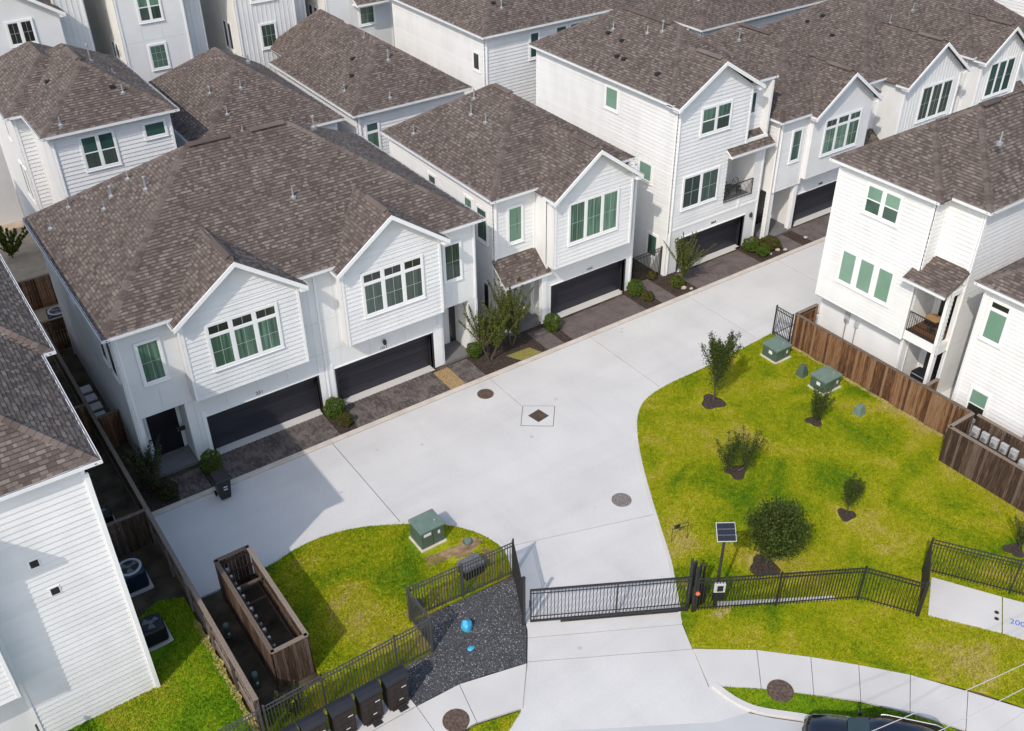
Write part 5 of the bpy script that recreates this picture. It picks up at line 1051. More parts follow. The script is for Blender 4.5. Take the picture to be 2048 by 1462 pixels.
# ---- solar lamp post with keypad
H = thing('solar_post', (20.47, 16.52, 0), 'black post with a tilted solar panel behind the fence by the gate', 'solar panel')
g = MB(); g.cyl((20.47, 16.52, 0), (20.47, 16.52, 3.75), 0.055, n=10); g.build('pole', IRON, H)
c = Vector((20.47, 16.50, 3.95)); ex = Vector((0.83, -0.56, 0)).normalized(); ey = Vector((0.42, 0.62, 0.55)).normalized(); ey = (ey - ex * ey.dot(ex)).normalized(); ez = ex.cross(ey)
def obox(cx, hx, hy, hz, off=(0, 0, 0)):
    o_ = cx + ex * off[0] + ey * off[1] + ez * off[2]; pts = []
    for sz in (-1, 1):
        for sx, sy in ((-1, -1), (1, -1), (1, 1), (-1, 1)): pts.append(tuple(o_ + ex * sx * hx + ey * sy * hy + ez * sz * hz))
    return MB().hexa(pts)
pf = obox(c, 0.345, 0.345, 0.02).build('panel_frame', GREYP, H); g = MB(); g.cyl((20.47, 16.52, 3.6), tuple(c - ez * 0.03), 0.04, n=8); g.build('bracket', IRON, H)
SOLAR = mat('solar_cell', [(0.006, 0.007, 0.014), (0.010, 0.011, 0.022)], 0.2, 20, spec=0.6)
for i in range(3):
    for j in range(1): obox(c, 0.322, 0.103, 0.004, (0, -0.214 + i * 0.214, 0.024)).build('solar_cell', SOLAR, pf)
H = thing('keypad_box', (20.55, 16.38, 0), 'white control box on the solar post behind the fence', 'control box'); p, d, n, L = frame2((20.25, 16.62), (20.75, 16.3))
bar(MB(), p, d, n, 0.08, L - 0.08, -0.09, 0.06, 1.0, 1.45).build('case', GREYP, H, bevel=0.02); bar(MB(), p, d, n, 0.2, 0.42, -0.156, 0.006, 1.08, 1.36).build('key_panel', BLACKP, H); bar(MB(), p, d, n, 0.1, L - 0.1, -0.08, 0.05, 0.55, 0.94).build('bracket', BLACKP, H)
struct('concrete_strip', [(20.7, 16.62), (24.55, 14.25), (24.46, 14.1), (20.6, 16.44)], -0.05, 0.07, CONC2)
H = thing('hose_stand', (21.6, 19.95, 0), 'small thin black metal stand at the lawn edge inside the gate', 'stand')
p, d, n, L = frame2((21.45, 19.95), (22.1, 19.75)); g = MB(); g.tube([tuple(p) + (0.02,), tuple(p) + (0.95,)], 0.012); q_ = p + d * L; g.tube([tuple(q_) + (0.02,), tuple(q_) + (0.95,)], 0.012); g.build('leg', IRON, H); g = MB(); g.tube([tuple(p) + (0.95,), tuple(q_) + (0.95,)], 0.014); g.tube([tuple(p) + (0.75,), tuple(q_) + (0.75,)], 0.012); g.build('crossbar', IRON, H); MB().box(21.5, 19.85, 0.8, 21.75, 19.93, 0.93).build('holder', IRON, H)
# ---- concrete utility slab with sprayed mark
struct('concrete_pad', [(28.34, 12.69), (29.645, 10.535), (28.12, 9.55), (26.65, 11.61)], -0.05, 0.09, CONC2); struct('concrete_pad', [(29.665, 10.50), (31.3, 7.95), (29.6, 6.88), (28.145, 9.515)], -0.05, 0.09, CONC2)
U_ = Vector((30.09 - 28.34, 9.88 - 12.69)).normalized()
for t in (0.46, 0.62):
    c0 = Vector((28.34, 12.69)).lerp(Vector((26.65, 11.61)), t) + U_ * 2.35
    q = thing('drain_hole', (c0.x, c0.y, 0.09), ('upper' if t < 0.5 else 'lower') + ' round black hole in the concrete slab at the right edge', 'drain', 'holes in the concrete slab'); g = MB(); g.lathe((c0.x, c0.y, 0.086), [(0.085, 0), (0.085, 0.008), (0.07, 0.012)], 18); g.build('rim', RUST, q); g = MB(); g.lathe((c0.x, c0.y, 0.097), [(0.066, 0), (0.066, 0.004)], 16); g.build('hole', DARKVENT, q)
c0 = Vector((28.34, 12.69)).lerp(Vector((26.65, 11.61)), 0.64) + U_ * 3.15
q = thing('sprayed_mark', (c0.x, c0.y, 0.09), 'blue sprayed number on the concrete slab at the right edge', 'marking')
text_mesh('2009', 'digits', 0.36, BLUEPAINT, q, (c0.x, c0.y, 0.092), (U_.x, U_.y, 0), (-U_.y, U_.x, 0), 0.001)
# ---- pad-mounted transformers
def transformer(x0, y0, x1, y1, h, label, sticker, rot=0.0):
    o = thing('transformer_box', ((x0 + x1) / 2, (y0 + y1) / 2, 0), label, 'transformer', 'green pad-mounted transformers'); o.rotation_euler.z = 0
    m = MB(); m.box(x0 - 0.07, y0 - 0.09, -0.02, x1 + 0.07, y1 + 0.07, 0.085); m.build('pad', KERB, o, bevel=0.02)
    m = MB(); m.box(x0, y0, 0.086, x1, y1, h); m.build('cabinet', TGREEN, o, bevel=0.03)
    t = MB(); a = 0.04; t.hexa([(x0 - a, y0 - a, h - 0.10), (x1 + a, y0 - a, h - 0.10), (x1 + a, y1 + a, h - 0.10), (x0 - a, y1 + a, h - 0.10), (x0 - a, y0 - a, h + 0.03), (x1 + a, y0 - a, h + 0.03), (x1 + a, y1 + a, h + 0.06), (x0 - a, y1 + a, h + 0.06)]); t.build('lid', TGREEN2, o, bevel=0.035)
    s = MB(); (s.box(x0 - 0.008, y0 + 0.3, h - 0.38, x0 - 0.001, y0 + 0.52, h - 0.2) if sticker == 'x' else s.box(x0 + 0.12, y0 - 0.008, h - 0.3, x0 + 0.46, y0 - 0.001, h - 0.16)); s.build('sticker', STICK, o)
    s = MB(); s.box(x1 - 0.3, y0 - 0.008, h - 0.42, x1 - 0.2, y0 - 0.001, h - 0.24); s.build('second_sticker', STICK, o)
    s = MB(); s.box((x0 + x1) / 2 - 0.006, y0 - 0.006, 0.1, (x0 + x1) / 2 + 0.006, y0 - 0.001, h - 0.11); s.build('door_seam', DARKVENT, o)
    s = MB(); s.cyl((x1 - 0.25, y0 + 0.3, h + 0.03), (x1 - 0.25, y0 + 0.3, h + 0.09), 0.05, n=10); s.build('lifting_lug', METAL, o)
transformer(34.3, 26.25, 35.32, 27.2, 0.78, 'farther green transformer box on the big lawn, by the short black fence', 'x'); transformer(34.2, 23.05, 35.35, 23.95, 0.76, 'nearer green transformer box on the big lawn, between two small pedestals', 'x'); transformer(12.98, 25.38, 14.05, 26.3, 1.0, 'green transformer box at the drive edge of the left lawn', 'y')
for i, (x, y, hh) in enumerate(((34.62, 24.8, 0.62), (34.42, 21.1, 0.5))):
    o = thing('cable_pedestal', (x, y, 0), ('dark green stacked cable pedestal between the two transformers', 'pale green stubby cable pedestal beyond the nearer transformer')[i], 'pedestal', 'stepped green cable pedestals'); mm = (TGREEN, TGREEN2)[i]
    for k in range(3):
        w0 = 0.24 - 0.035 * k; g = MB(); g.hexa([(x - w0, y - w0, 0.03 + k * hh / 3), (x + w0, y - w0, 0.03 + k * hh / 3), (x + w0, y + w0, 0.03 + k * hh / 3), (x - w0, y + w0, 0.03 + k * hh / 3), (x - w0 + 0.05, y - w0 + 0.05, 0.02 + (k + 1) * hh / 3), (x + w0 - 0.05, y - w0 + 0.05, 0.02 + (k + 1) * hh / 3), (x + w0 - 0.05, y + w0 - 0.05, 0.02 + (k + 1) * hh / 3), (x - w0 + 0.05, y + w0 - 0.05, 0.02 + (k + 1) * hh / 3)]); g.build(('base', 'middle', 'cap')[k], mm, o, bevel=0.01)
# black box + lids behind the gravel fence
o = thing('utility_box', (13.95, 23.35, 0), 'dark utility box just behind the gravel bed fence', 'box'); MB().box(13.55, 23.0, 0.02, 14.4, 23.6, 0.5).build('body', BLACKLID, o, bevel=0.03); MB().box(13.5, 22.95, 0.5, 14.45, 23.65, 0.58).build('lid', DGREY, o, bevel=0.02)
o = thing('utility_box', (11.25, 22.95, 0), 'small dark box in the corner behind the gravel bed fence', 'box'); MB().box(11.0, 22.78, 0.02, 11.5, 23.1, 0.3).build('body', BLACKLID, o, bevel=0.03); MB().box(10.98, 22.76, 0.3, 11.52, 23.12, 0.35).build('lid', IRON, o)
o = thing('valve_box', (14.75, 24.75, 0), 'round green valve lid in the bare corner of the left lawn', 'valve box'); g = MB(); g.lathe((14.75, 24.75, 0.03), [(0.2, 0), (0.2, 0.06), (0.16, 0.09)], 18); g.build('rim', TGREEN, o); g = MB(); g.lathe((14.75, 24.75, 0.12), [(0.15, 0), (0.15, 0.02), (0.1, 0.03)], 18); g.build('lid', TGREEN2, o)
# ---- manholes and storm drain
def manhole(x, y, r, z, label, m=RUST):
    o = thing('manhole_cover', (x, y, z), label, 'manhole', 'round manhole covers'); g = MB(); g.lathe((x, y, z - 0.03), [(r, 0), (r, 0.036), (r - 0.05, 0.040), (r - 0.06, 0.03)], 36); g.build('rim', m, o); g = MB(); g.lathe((x, y, z - 0.025), [(r - 0.065, 0), (r - 0.065, 0.033), (0.02, 0.036)], 36); lid = g.build('lid', m, o)
    for k in range(24):
        a = k * 2.39996; rr = (r - 0.12) * math.sqrt((k + 0.5) / 24); g = MB(); g.box(x + rr * math.cos(a) - 0.025, y + rr * math.sin(a) - 0.025, z + 0.009, x + rr * math.cos(a) + 0.025, y + rr * math.sin(a) + 0.025, z + 0.016); g.build('stud', m, lid)
manhole(20.92, 32.72, 0.41, Z, 'brown round manhole cover near the kerb in front of the second garage'); manhole(21.45, 23.06, 0.43, Z, 'speckled round manhole cover in the drive near the big lawn', GRANITE)
manhole(9.89, 17.95, 0.46, 0.061, 'dark brown manhole cover in the sidewalk at the bottom left of the gate'); manhole(19.67, 12.47, 0.46, 0.066, 'dark brown manhole cover between the right sidewalk and the grass strip')
H = thing('storm_drain', (22.0, 29.8, 0), 'square iron drain grate set in a concrete collar in the middle of the road', 'drain')
q4 = [Vector((21.84, 30.88)), Vector((23.11, 29.97)), Vector((22.1, 28.75)), Vector((20.87, 29.68))]; cc = sum(q4, Vector((0, 0))) / 4
MB().prism([tuple(v) for v in q4], 0.0, Z + 0.003).build('joint', PAVJ, H); MB().prism([tuple(v.lerp(cc, 0.035)) for v in q4], 0.0, Z + 0.007).build('collar', CONC, H)
g4 = [Vector((22.3, 30.21)), Vector((22.41, 29.51)), Vector((21.71, 29.4)), Vector((21.6, 30.1))]; gc = sum(g4, Vector((0, 0))) / 4
MB().prism([tuple(v) for v in g4], 0.0, Z + 0.010).build('grate_frame', RUST, H); gr = MB().prism([tuple(v.lerp(gc, 0.12)) for v in g4], 0.0, Z + 0.0125).build('grate', IRON, H)
for i in range(9):
    a = g4[0].lerp(gc, 0.14).lerp(g4[1].lerp(gc, 0.14), (i + 0.5) / 9); b = g4[3].lerp(gc, 0.14).lerp(g4[2].lerp(gc, 0.14), (i + 0.5) / 9); p, d, n, L = frame2(a, b); bar(MB(), p, d, n, 0, L, 0, 0.02, Z + 0.013, Z + 0.022).build('grate_bar', RUST, gr)
# ---- blue stones
def rock(x, y, z, r, sc_, label, m, name='painted_rock', cat='rock', seed=1):
    rr = random.Random(seed); bm = bmesh.new(); bmesh.ops.create_icosphere(bm, subdivisions=2, radius=r)
    for v in bm.verts:
        k = 1 + (rr.random() - 0.5) * 0.28; v.co = Vector((v.co.x * sc_[0], v.co.y * sc_[1], v.co.z * sc_[2])) * k
    me = bpy.data.meshes.new(name); bm.to_mesh(me); bm.free(); me.materials.append(m); o = bpy.data.objects.new(name, me); COL.objects.link(o); o.location = (x, y, z); tag(o, label, cat); return o
rock(12.32, 21.05, 0.16, 0.24, (0.85, 0.95, 1.25), 'bright blue painted boulder on the gravel', BLUER, seed=3); rock(11.93, 20.18, 0.05, 0.12, (1.2, 0.8, 0.5), 'small blue stone lying on the gravel nearer the sidewalk', BLUER, seed=5)
for i, (x, y, r) in enumerate(((35.7, 34.5, .2), (36.0, 34.2, .13), (42.9, 35.2, .16), (43.4, 34.5, .2), (43.8, 34.25, .17), (42.7, 34.4, .13), (46.0, 34.6, .16))): rock(x, y, r * 0.3, r * 0.7, (1.2, 1, 0.7), ('pale stone at the foot of the bright arching tree', 'smaller pale stone by the kerb near the bright arching tree', 'pale stone against the porch beside the tall house garage', 'largest pale stone beside the flat spreading shrub', 'pale kerbside stone right of the flat spreading shrub', 'smallest pale stone beside the smaller clipped shrub', 'pale stone in the bed at the stuccoed house driveway')[i], STONE, 'garden_stone', 'stone', 20 + i)['group'] = 'pale garden stones'
# ---- cluster mailboxes
for i, x in enumerate((8.62, 7.62, 6.62, 5.62, 4.68)):
    o = thing('mailbox_cluster', (x, 19.75, 0.058), 'black topped bronze mailbox cabinet, ' + ('right-most of the row of five', 'second from the right in the row', 'middle one of the row', 'fourth from the right in the row', 'last of the row, cut by the bottom edge')[i], 'mailbox', 'bronze mailbox cabinets')
    MB().box(x - 0.3, 19.45, 0.06, x + 0.3, 19.95, 0.12).build('foot', IRON, o, bevel=0.01); b_ = MB().box(x - 0.38, 19.5, 0.12, x + 0.38, 20.0, 1.42).build('cabinet', BROWNM, o, bevel=0.012)
    t = MB(); prof = [(0.0, 0.0), (0.0, 0.10), (0.07, 0.19), (0.25, 0.235), (0.43, 0.19), (0.52, 0.10), (0.52, 0.0)]; k = len(prof)
    vs = [(x - 0.43, 19.47 + a, 1.40 + c) for a, c in prof] + [(x + 0.43, 19.47 + a, 1.40 + c) for a, c in prof]; t.add(vs, [tuple(range(k - 1, -1, -1)), tuple(range(k, 2 * k))] + [(j, (j + 1) % k, k + (j + 1) % k, k + j) for j in range(k)]); t.build('hood', BLACKLID, o, bevel=0.01)
    for r_ in range(4):
        for c_ in range(3): MB().box(x - 0.345 + c_ * 0.235, 19.488, 0.2 + r_ * 0.29, x - 0.345 + c_ * 0.235 + 0.22, 19.499, 0.2 + r_ * 0.29 + 0.275).build('mail_door', BROWNM, b_)
    MB().box(x + 0.12, 19.48, 1.02, x + 0.3, 19.487, 1.05).build('label_strip', STICK, o); MB().box(x + 0.0, 19.48, 0.45, x + 0.14, 19.487, 0.48).build('label_strip', STICK, o)
    MB().box(x - 0.1, 19.28, 0.06, x + 0.22, 19.44, 0.09).build('foot_plate', IRON, o)
    MB().box(x - 0.44, 19.9, 1.3, x - 0.40, 19.96, 1.42).build('hinge', STICK, o)
# ---- wheeled bin
H = thing('wheeled_bin', (7.72, 33.1, 0.02), 'black wheeled rubbish bin standing at the kerb in the shade', 'bin'); x, y = 7.72, 33.15
g = MB(); g.hexa([(x - 0.22, y - 0.26, 0.06), (x + 0.22, y - 0.26, 0.06), (x + 0.22, y + 0.22, 0.06), (x - 0.22, y + 0.22, 0.06), (x - 0.32, y - 0.36, 1.1), (x + 0.32, y - 0.36, 1.1), (x + 0.32, y + 0.36, 1.1), (x - 0.32, y + 0.36, 1.1)]); g.build('body', BLACKP, H, bevel=0.03)
g = MB(); g.hexa([(x - 0.36, y - 0.40, 1.1), (x + 0.36, y - 0.40, 1.1), (x + 0.36, y + 0.40, 1.1), (x - 0.36, y + 0.40, 1.1), (x - 0.31, y - 0.34, 1.18), (x + 0.31, y - 0.34, 1.18), (x + 0.31, y + 0.36, 1.22), (x - 0.31, y + 0.36, 1.22)]); g.build('lid', BLACKP, H, bevel=0.03)
for sx in (-1, 1): g = MB(); g.cyl((x + sx * 0.25, y + 0.26, 0.14), (x + sx * 0.31, y + 0.26, 0.14), 0.13, n=16); g.build('wheel', RUBBER, H)
g = MB(); g.cyl((x - 0.28, y + 0.43, 1.08), (x + 0.28, y + 0.43, 1.08), 0.02, n=8); g.build('handle', BLACKP, H); MB().box(x - 0.05, y - 0.352, 0.75, x + 0.12, y - 0.335, 0.79).build('sticker', STICK, H); MB().box(x - 0.05, y - 0.337, 0.6, x + 0.12, y - 0.31, 0.64).build('sticker', STICK, H)
# ---- air conditioners
def ac(x, y, s, h, label, m=ACBLUE, top=GREYP):
    o = thing('air_conditioner', (x, y, 0.03), label, 'air conditioner', 'outdoor air conditioners'); MB().box(x - s - 0.1, y - s - 0.1, 0.0, x + s + 0.1, y + s + 0.1, 0.09).build('pad', CONC2, o); c_ = MB().box(x - s, y - s, 0.09, x + s, y + s, h).build('case', m, o, bevel=0.08)
    for k in range(10): MB().box(x - s * 0.86, y - s - 0.012, 0.16 + k * (h - 0.26) / 10, x + s * 0.86, y - s - 0.002, 0.18 + k * (h - 0.26) / 10).build('louvre', BLACKP, c_)
    g = MB(); g.lathe((x, y, h - 0.01), [(s * 0.97, 0), (s * 0.97, 0.035), (s * 0.78, 0.05), (s * 0.76, 0.02)], 28); g.build('top_ring', top, o); g = MB(); g.lathe((x, y, h + 0.012), [(s * 0.76, 0), (s * 0.76, 0.006)], 28); g.build('fan_well', DARKVENT, o)
    for k in range(3):
        a = k * 2.094 + 0.4; p, d, n, L = frame2((x, y), (x + s * 0.7 * math.cos(a), y + s * 0.7 * math.sin(a))); b_ = MB(); b_.add([tuple(p + n * 0.04) + (h + 0.02,), tuple(p - n * 0.04) + (h + 0.035,), tuple(p + d * L - n * 0.13) + (h + 0.045,), tuple(p + d * L + n * 0.13) + (h + 0.02,)], [(0, 1, 2, 3)]); b_.build('fan_blade', DGREY, o)
    g = MB(); g.lathe((x, y, h + 0.02), [(0.09, 0), (0.09, 0.05), (0.03, 0.07)], 14); g.build('fan_hub', DGREY, o)
ac(2.95, 30.35, 0.48, 0.98, 'navy air conditioner with a round fan beside the wall of the left house'); ac(2.75, 27.3, 0.42, 0.85, 'dark covered air conditioner nearer the bright lawn of the left house', BLACKP, BLACKLID); ac(2.9, 34.2, 0.42, 0.85, 'black air conditioner in the shade beyond the cross fence', BLACKP, BLACKLID); ac(5.6, 51.3, 0.5, 1.0, 'navy air conditioner in the small rear yard at the left')
# ---- balcony furniture
o = thing('bistro_table', (38.3, 20.8, 3.39), 'round wooden table on the corner balcony of the three-storey house', 'table'); g = MB(); g.lathe((38.25, 20.85, 4.05), [(0.38, 0), (0.38, 0.04), (0.3, 0.045)], 22); g.build('table_top', mat('light_wood', [(0.30, 0.17, 0.08), (0.42, 0.26, 0.13)], 0.6, 5), o); g = MB(); g.cyl((38.25, 20.85, 3.39), (38.25, 20.85, 4.05), 0.04, n=8); g.lathe((38.25, 20.85, 3.39), [(0.2, 0), (0.2, 0.02), (0.04, 0.04)], 14); g.build('pedestal', IRON, o)
for i, (x, y) in enumerate(((40.7, 36.8), (41.6, 36.75))):
    o = thing('wire_chair', (x, y, 3.46), ('left', 'right')[i] + ' dark wire chair on the balcony above the garage', 'chair', 'wire chairs on the balcony'); g = MB(); g.lathe((x, y, 3.86), [(0.24, 0), (0.24, 0.03), (0.2, 0.035)], 18); g.build('seat', IRON, o)
    g = MB(); pts = [(x + 0.26 * math.cos(t), y + 0.2, 4.1 + 0.26 * math.sin(t)) for t in np.linspace(0, 6.283, 17)]; g.tube(pts, 0.016, 5); g.tube([(x - 0.18, y + 0.2, 3.87), (x + 0.18, y + 0.2, 4.3)], 0.012, 5); g.tube([(x + 0.18, y + 0.2, 3.87), (x - 0.18, y + 0.2, 4.3)], 0.012, 5); g.build('backrest', IRON, o)
    for sx in (-1, 1):
        for sy in (-1, 1): g = MB(); g.cyl((x + sx * 0.17, y + sy * 0.17, 3.46), (x + sx * 0.14, y + sy * 0.14, 3.87), 0.014, n=6); g.build('leg', IRON, o)
o = thing('covered_grill', (38.5, 20.7, 0), 'black covered grill under the balcony of the three-storey house', 'grill'); MB().box(38.1, 20.3, 0.02, 38.8, 21.2, 0.95).build('cover', BLACKP, o, bevel=0.08); g = MB(); g.cyl((38.05, 20.45, 0.9), (38.05, 21.1, 0.9), 0.02, n=6); g.build('handle', METAL, o)
# ---- overhead wires
for i, (a, b) in enumerate((((12.0, 7.1, 9.0), (24, 4.75, 9.0)), ((12.0, 6.37, 9.0), (24, 4.4, 9.0)), ((12.0, 5.35, 9.0), (24, 4.5, 9.0)))):
    pts = [(a[0] + (b[0] - a[0]) * t, a[1] + (b[1] - a[1]) * t, 9.0 - 0.25 * 4 * t * (1 - t) + 0.22) for t in np.linspace(0, 1, 13)]; g = MB(); g.tube(pts, 0.010, 5); tag(g.build('overhead_wire', WIRE), ('upper', 'middle', 'lowest')[i] + ' of the pale overhead wires crossing the bottom right corner', 'wire', 'pale overhead wires')
# ------------------------------------------------------------------ plants
def leaf_mat(name, cols, trans=0.3):
    m = bpy.data.materials.new(name); m.use_nodes = True; MATS[name] = m; t = m.node_tree; n = t.nodes; b = n['Principled BSDF']; b.inputs['Roughness'].default_value = 0.6; b.inputs['Specular IOR Level'].default_value = 0.12
    g = n.new('ShaderNodeNewGeometry'); r = ramp(n, [(i / (len(cols) - 1), c) for i, c in enumerate(cols)]); t.links.new(g.outputs['Random Per Island'], r.inputs[0]); t.links.new(r.outputs[0], b.inputs['Base Color'])
    tr = n.new('ShaderNodeBsdfTranslucent'); t.links.new(r.outputs[0], tr.inputs[0]); mx = n.new('ShaderNodeMixShader'); mx.inputs[0].default_value = trans
    t.links.new(b.outputs[0], mx.inputs[1]); t.links.new(tr.outputs[0], mx.inputs[2]); t.links.new(mx.outputs[0], n['Material Output'].inputs[0]); return m
LDARK = leaf_mat('dark_oak_leaves', [(0.022, 0.042, 0.009), (0.043, 0.072, 0.013), (0.075, 0.105, 0.02), (0.12, 0.14, 0.036)])
LBOX = leaf_mat('boxwood_leaves', [(0.03, 0.07, 0.010), (0.06, 0.115, 0.014), (0.11, 0.17, 0.022), (0.16, 0.21, 0.04)])
LYEL = leaf_mat('yellow_green_leaves', [(0.03, 0.055, 0.010), (0.07, 0.105, 0.015), (0.13, 0.16, 0.025), (0.22, 0.22, 0.05)])
LOLIVE = leaf_mat('olive_leaves', [(0.025, 0.035, 0.014), (0.05, 0.06, 0.024), (0.11, 0.115, 0.055)])
LBROWN = leaf_mat('brownish_leaves', [(0.05, 0.06, 0.014), (0.10, 0.10, 0.025), (0.17, 0.125, 0.04)])
def leaves(C, size, name, m, parent, up=0.4, aspect=0.5):
    n = len(C); d = rng.normal(size=(n, 3)); d[:, 2] += up; d /= np.linalg.norm(d, axis=1)[:, None]; q = rng.normal(size=(n, 3)); s = np.cross(d, q); s /= np.linalg.norm(s, axis=1)[:, None]
    L = (size * (0.6 + 0.8 * rng.random(n)))[:, None]; V = np.empty((n, 4, 3)); V[:, 0] = C - d * L * 0.5; V[:, 1] = C + s * L * aspect * 0.5; V[:, 2] = C + d * L * 0.5; V[:, 3] = C - s * L * aspect * 0.5
    F = (np.arange(n)[:, None, None] * 4 + np.array([[0, 1, 2], [0, 2, 3]])[None]).reshape(-1, 3); return npmesh(name, V.reshape(-1, 3), F, m, parent)
def tree(name, label, base, h, r, nb=9, nl=2500, size=0.075, m=LDARK, stems=1, style='upright', cat='tree', group=None, trunk_h=0.28, jit=0.10, bark=BARK, lean=(0, 0), leaf0=0.2, seed=0):
    rr = random.Random(seed + 100); B = Vector(base); o = thing(name, base, label, cat, group); tk = MB(); pts = []; r0 = 0.02 + 0.011 * h
    for s in range(stems):
        a = rr.random() * 6.28; ox = Vector((math.cos(a), math.sin(a), 0)) * (0.05 + 0.10 * (stems > 1)); top = B + ox * (2.5 if stems > 1 else 0.3) + Vector((lean[0] * trunk_h, lean[1] * trunk_h, h * trunk_h))
        tk.tube([tuple(B + ox * 0.5), tuple((B + top) / 2 + ox * 0.3), tuple(top)], [r0, r0 * 0.85, r0 * 0.7], 7)
        for b in range(nb):
            az = 2.4 * b + rr.random() * 0.9 + s; f = (b + rr.random()) / nb
            if style == 'upright': st = top + Vector((lean[0], lean[1], 0)) * f * 0.3 + Vector((0, 0, h * (1 - trunk_h) * f * 0.62)); ln = h * (1 - trunk_h) * (0.95 - f * 0.62) * (0.75 + 0.4 * rr.random()); out = min(1.0, 1.25 * r / max(ln, 0.1)) * (0.7 + 0.5 * rr.random())
            elif style == 'vase': st = top.copy(); ln = h * (1 - trunk_h) * (0.65 + 0.45 * rr.random()); out = (0.25 + 0.95 * rr.random()) * r / (h * (1 - trunk_h))
            else: st = top + Vector((0, 0, h * (1 - trunk_h) * 0.35 * f)); ln = r * (0.75 + 0.45 * rr.random()); out = 0.0
            if style == 'round':
                ph = math.acos(1 - 1.75 * ((b + 0.5) / nb)); dr = Vector((math.sin(ph) * math.cos(az), math.sin(ph) * math.sin(az), math.cos(ph) * 0.95)); ctr = B + Vector((lean[0], lean[1], h - r * 1.02)); st = top; end = ctr + dr * r * (0.82 + 0.3 * rr.random()); P = [st, st.lerp(end, 0.4) + Vector((0, 0, 0.15)), st.lerp(end, 0.75), end]
            else:
                dv = Vector((math.cos(az) * out, math.sin(az) * out, 1)).normalized(); P = [st]
                for k in range(4):
                    dv = (dv + Vector((rr.uniform(-.13, .13), rr.uniform(-.13, .13), 0.05 if style == 'upright' else -0.05))).normalized(); P.append(P[-1] + dv * ln / 4)
            tk.tube([tuple(p) for p in P], [r0 * 0.5 * (1 - i / len(P)) + 0.005 for i in range(len(P))], 5)
            k = nl // (nb * stems); t = leaf0 + (1 - leaf0) * rng.random(k) ** 0.8; seg = np.minimum((t * (len(P) - 1)).astype(int), len(P) - 2); fr_ = (t * (len(P) - 1) - seg)[:, None]; A = np.array([tuple(p) for p in P])
            C = A[seg] * (1 - fr_) + A[seg + 1] * fr_; tap = (1.15 - 0.85 * t)[:, None] if style != 'round' else 1.0
            pts.append(C + rng.normal(size=(k, 3)) * jit * tap)
    tk.build('trunk', bark, o); leaves(np.concatenate(pts), size, 'crown', m, o); return o
def globe(label, x, y, r, m=LBOX, zs=0.9, n=1500, size=0.068, name='round_shrub', group='round clipped shrubs', z0=0.03):
    o = thing(name, (x, y, z0), label, 'shrub', group); d = rng.normal(size=(n, 3)); d /= np.linalg.norm(d, axis=1)[:, None]; lump = 1 + 0.13 * np.sin(d[:, 0] * 5 + x) * np.cos(d[:, 1] * 4.3 + y) + 0.07 * np.sin(d[:, 2] * 7 + d[:, 0] * 6)
    rad = r * lump * (0.78 + 0.26 * rng.random(n) ** 0.5); C = d * rad[:, None] * np.array([1, 1, zs]) + np.array([x, y, z0 + r * zs * 0.95]); C = C[C[:, 2] > z0]
    leaves(C, size, 'foliage', m, o, 0.3); g = MB(); g.tube([(x, y, z0), (x + 0.02, y, z0 + r * 0.9)], [0.035, 0.015], 6)
    for k in range(5): a = k * 1.257; g.tube([(x, y, z0 + r * 0.3), (x + math.cos(a) * r * 0.6, y + math.sin(a) * r * 0.6, z0 + r * 1.1)], [0.018, 0.006], 4)
    g.build('stem', BARK, o); return o
for (x, y, r) in TREES:
    pl = [(x + r * (0.9 + 0.18 * math.sin(3 * a + x) + 0.08 * math.cos(5 * a)) * math.cos(a), y + r * (0.9 + 0.18 * math.sin(3 * a + x)) * math.sin(a)) for a in np.linspace(0, 6.28, 26)[:-1]]
    struct('mulch_ring', pl, -0.02, 0.062, MULCH)
TG = 'young trees on the big lawn'
tree('sapling', 'tallest slim young tree near the road edge of the big lawn', (29.54, 25.8, 0.04), 3.75, 0.62, 19, 10000, 0.075, style='upright', group=TG, trunk_h=0.2, leaf0=0.0, jit=0.19, seed=1)
tree('sapling', 'small dense young tree in front of the nearer transformer', (32.3, 21.91, 0.04), 1.75, 0.5, 16, 4600, 0.062, style='vase', group=TG, trunk_h=0.12, seed=2, jit=0.13, leaf0=0.05)
tree('sapling', 'two-stemmed young tree in the middle of the big lawn', (26.77, 21.55, 0.04), 2.1, 0.62, 11, 5600, 0.065, stems=2, style='vase', group=TG, trunk_h=0.12, seed=5, jit=0.15, leaf0=0.05, lean=(-0.1, 0.2))
tree('sapling', 'small oval young tree right of the big round tree', (28.48, 16.93, 0.04), 1.95, 0.42, 16, 4600, 0.062, style='upright', group=TG, trunk_h=0.2, seed=4, jit=0.14, leaf0=0.05)
tree('round_tree', 'big round dark green tree behind the fence beside the solar post', (23.6, 16.85, 0.04), 2.95, 1.0, 64, 17000, 0.095, style='round', group=TG, trunk_h=0.2, seed=6, jit=0.19, leaf0=0.3, lean=(0.42, 0.02))
tree('sapling', 'sparse twiggy young tree cut by the right edge of the photo', (32.47, 11.61, 0.04), 1.5, 0.5, 12, 1300, 0.06, style='vase', group=TG, trunk_h=0.12, seed=7, jit=0.07)
CG = 'leafy multi-stem trees in the front beds'
tree('crape_myrtle', 'left of two arching multi-stem trees between the duplex and the gabled house', (22.75, 35.05, 0.03), 3.35, 0.95, 15, 8600, 0.085, LYEL, 3, 'vase', group=CG, trunk_h=0.25, jit=0.08, leaf0=0.06, seed=12)
tree('crape_myrtle', 'right of two arching multi-stem trees in front of the small porch roof', (24.4, 35.45, 0.03), 3.6, 1.0, 15, 8600, 0.085, LYEL, 3, 'vase', group=CG, trunk_h=0.2, jit=0.08, leaf0=0.06, seed=14)
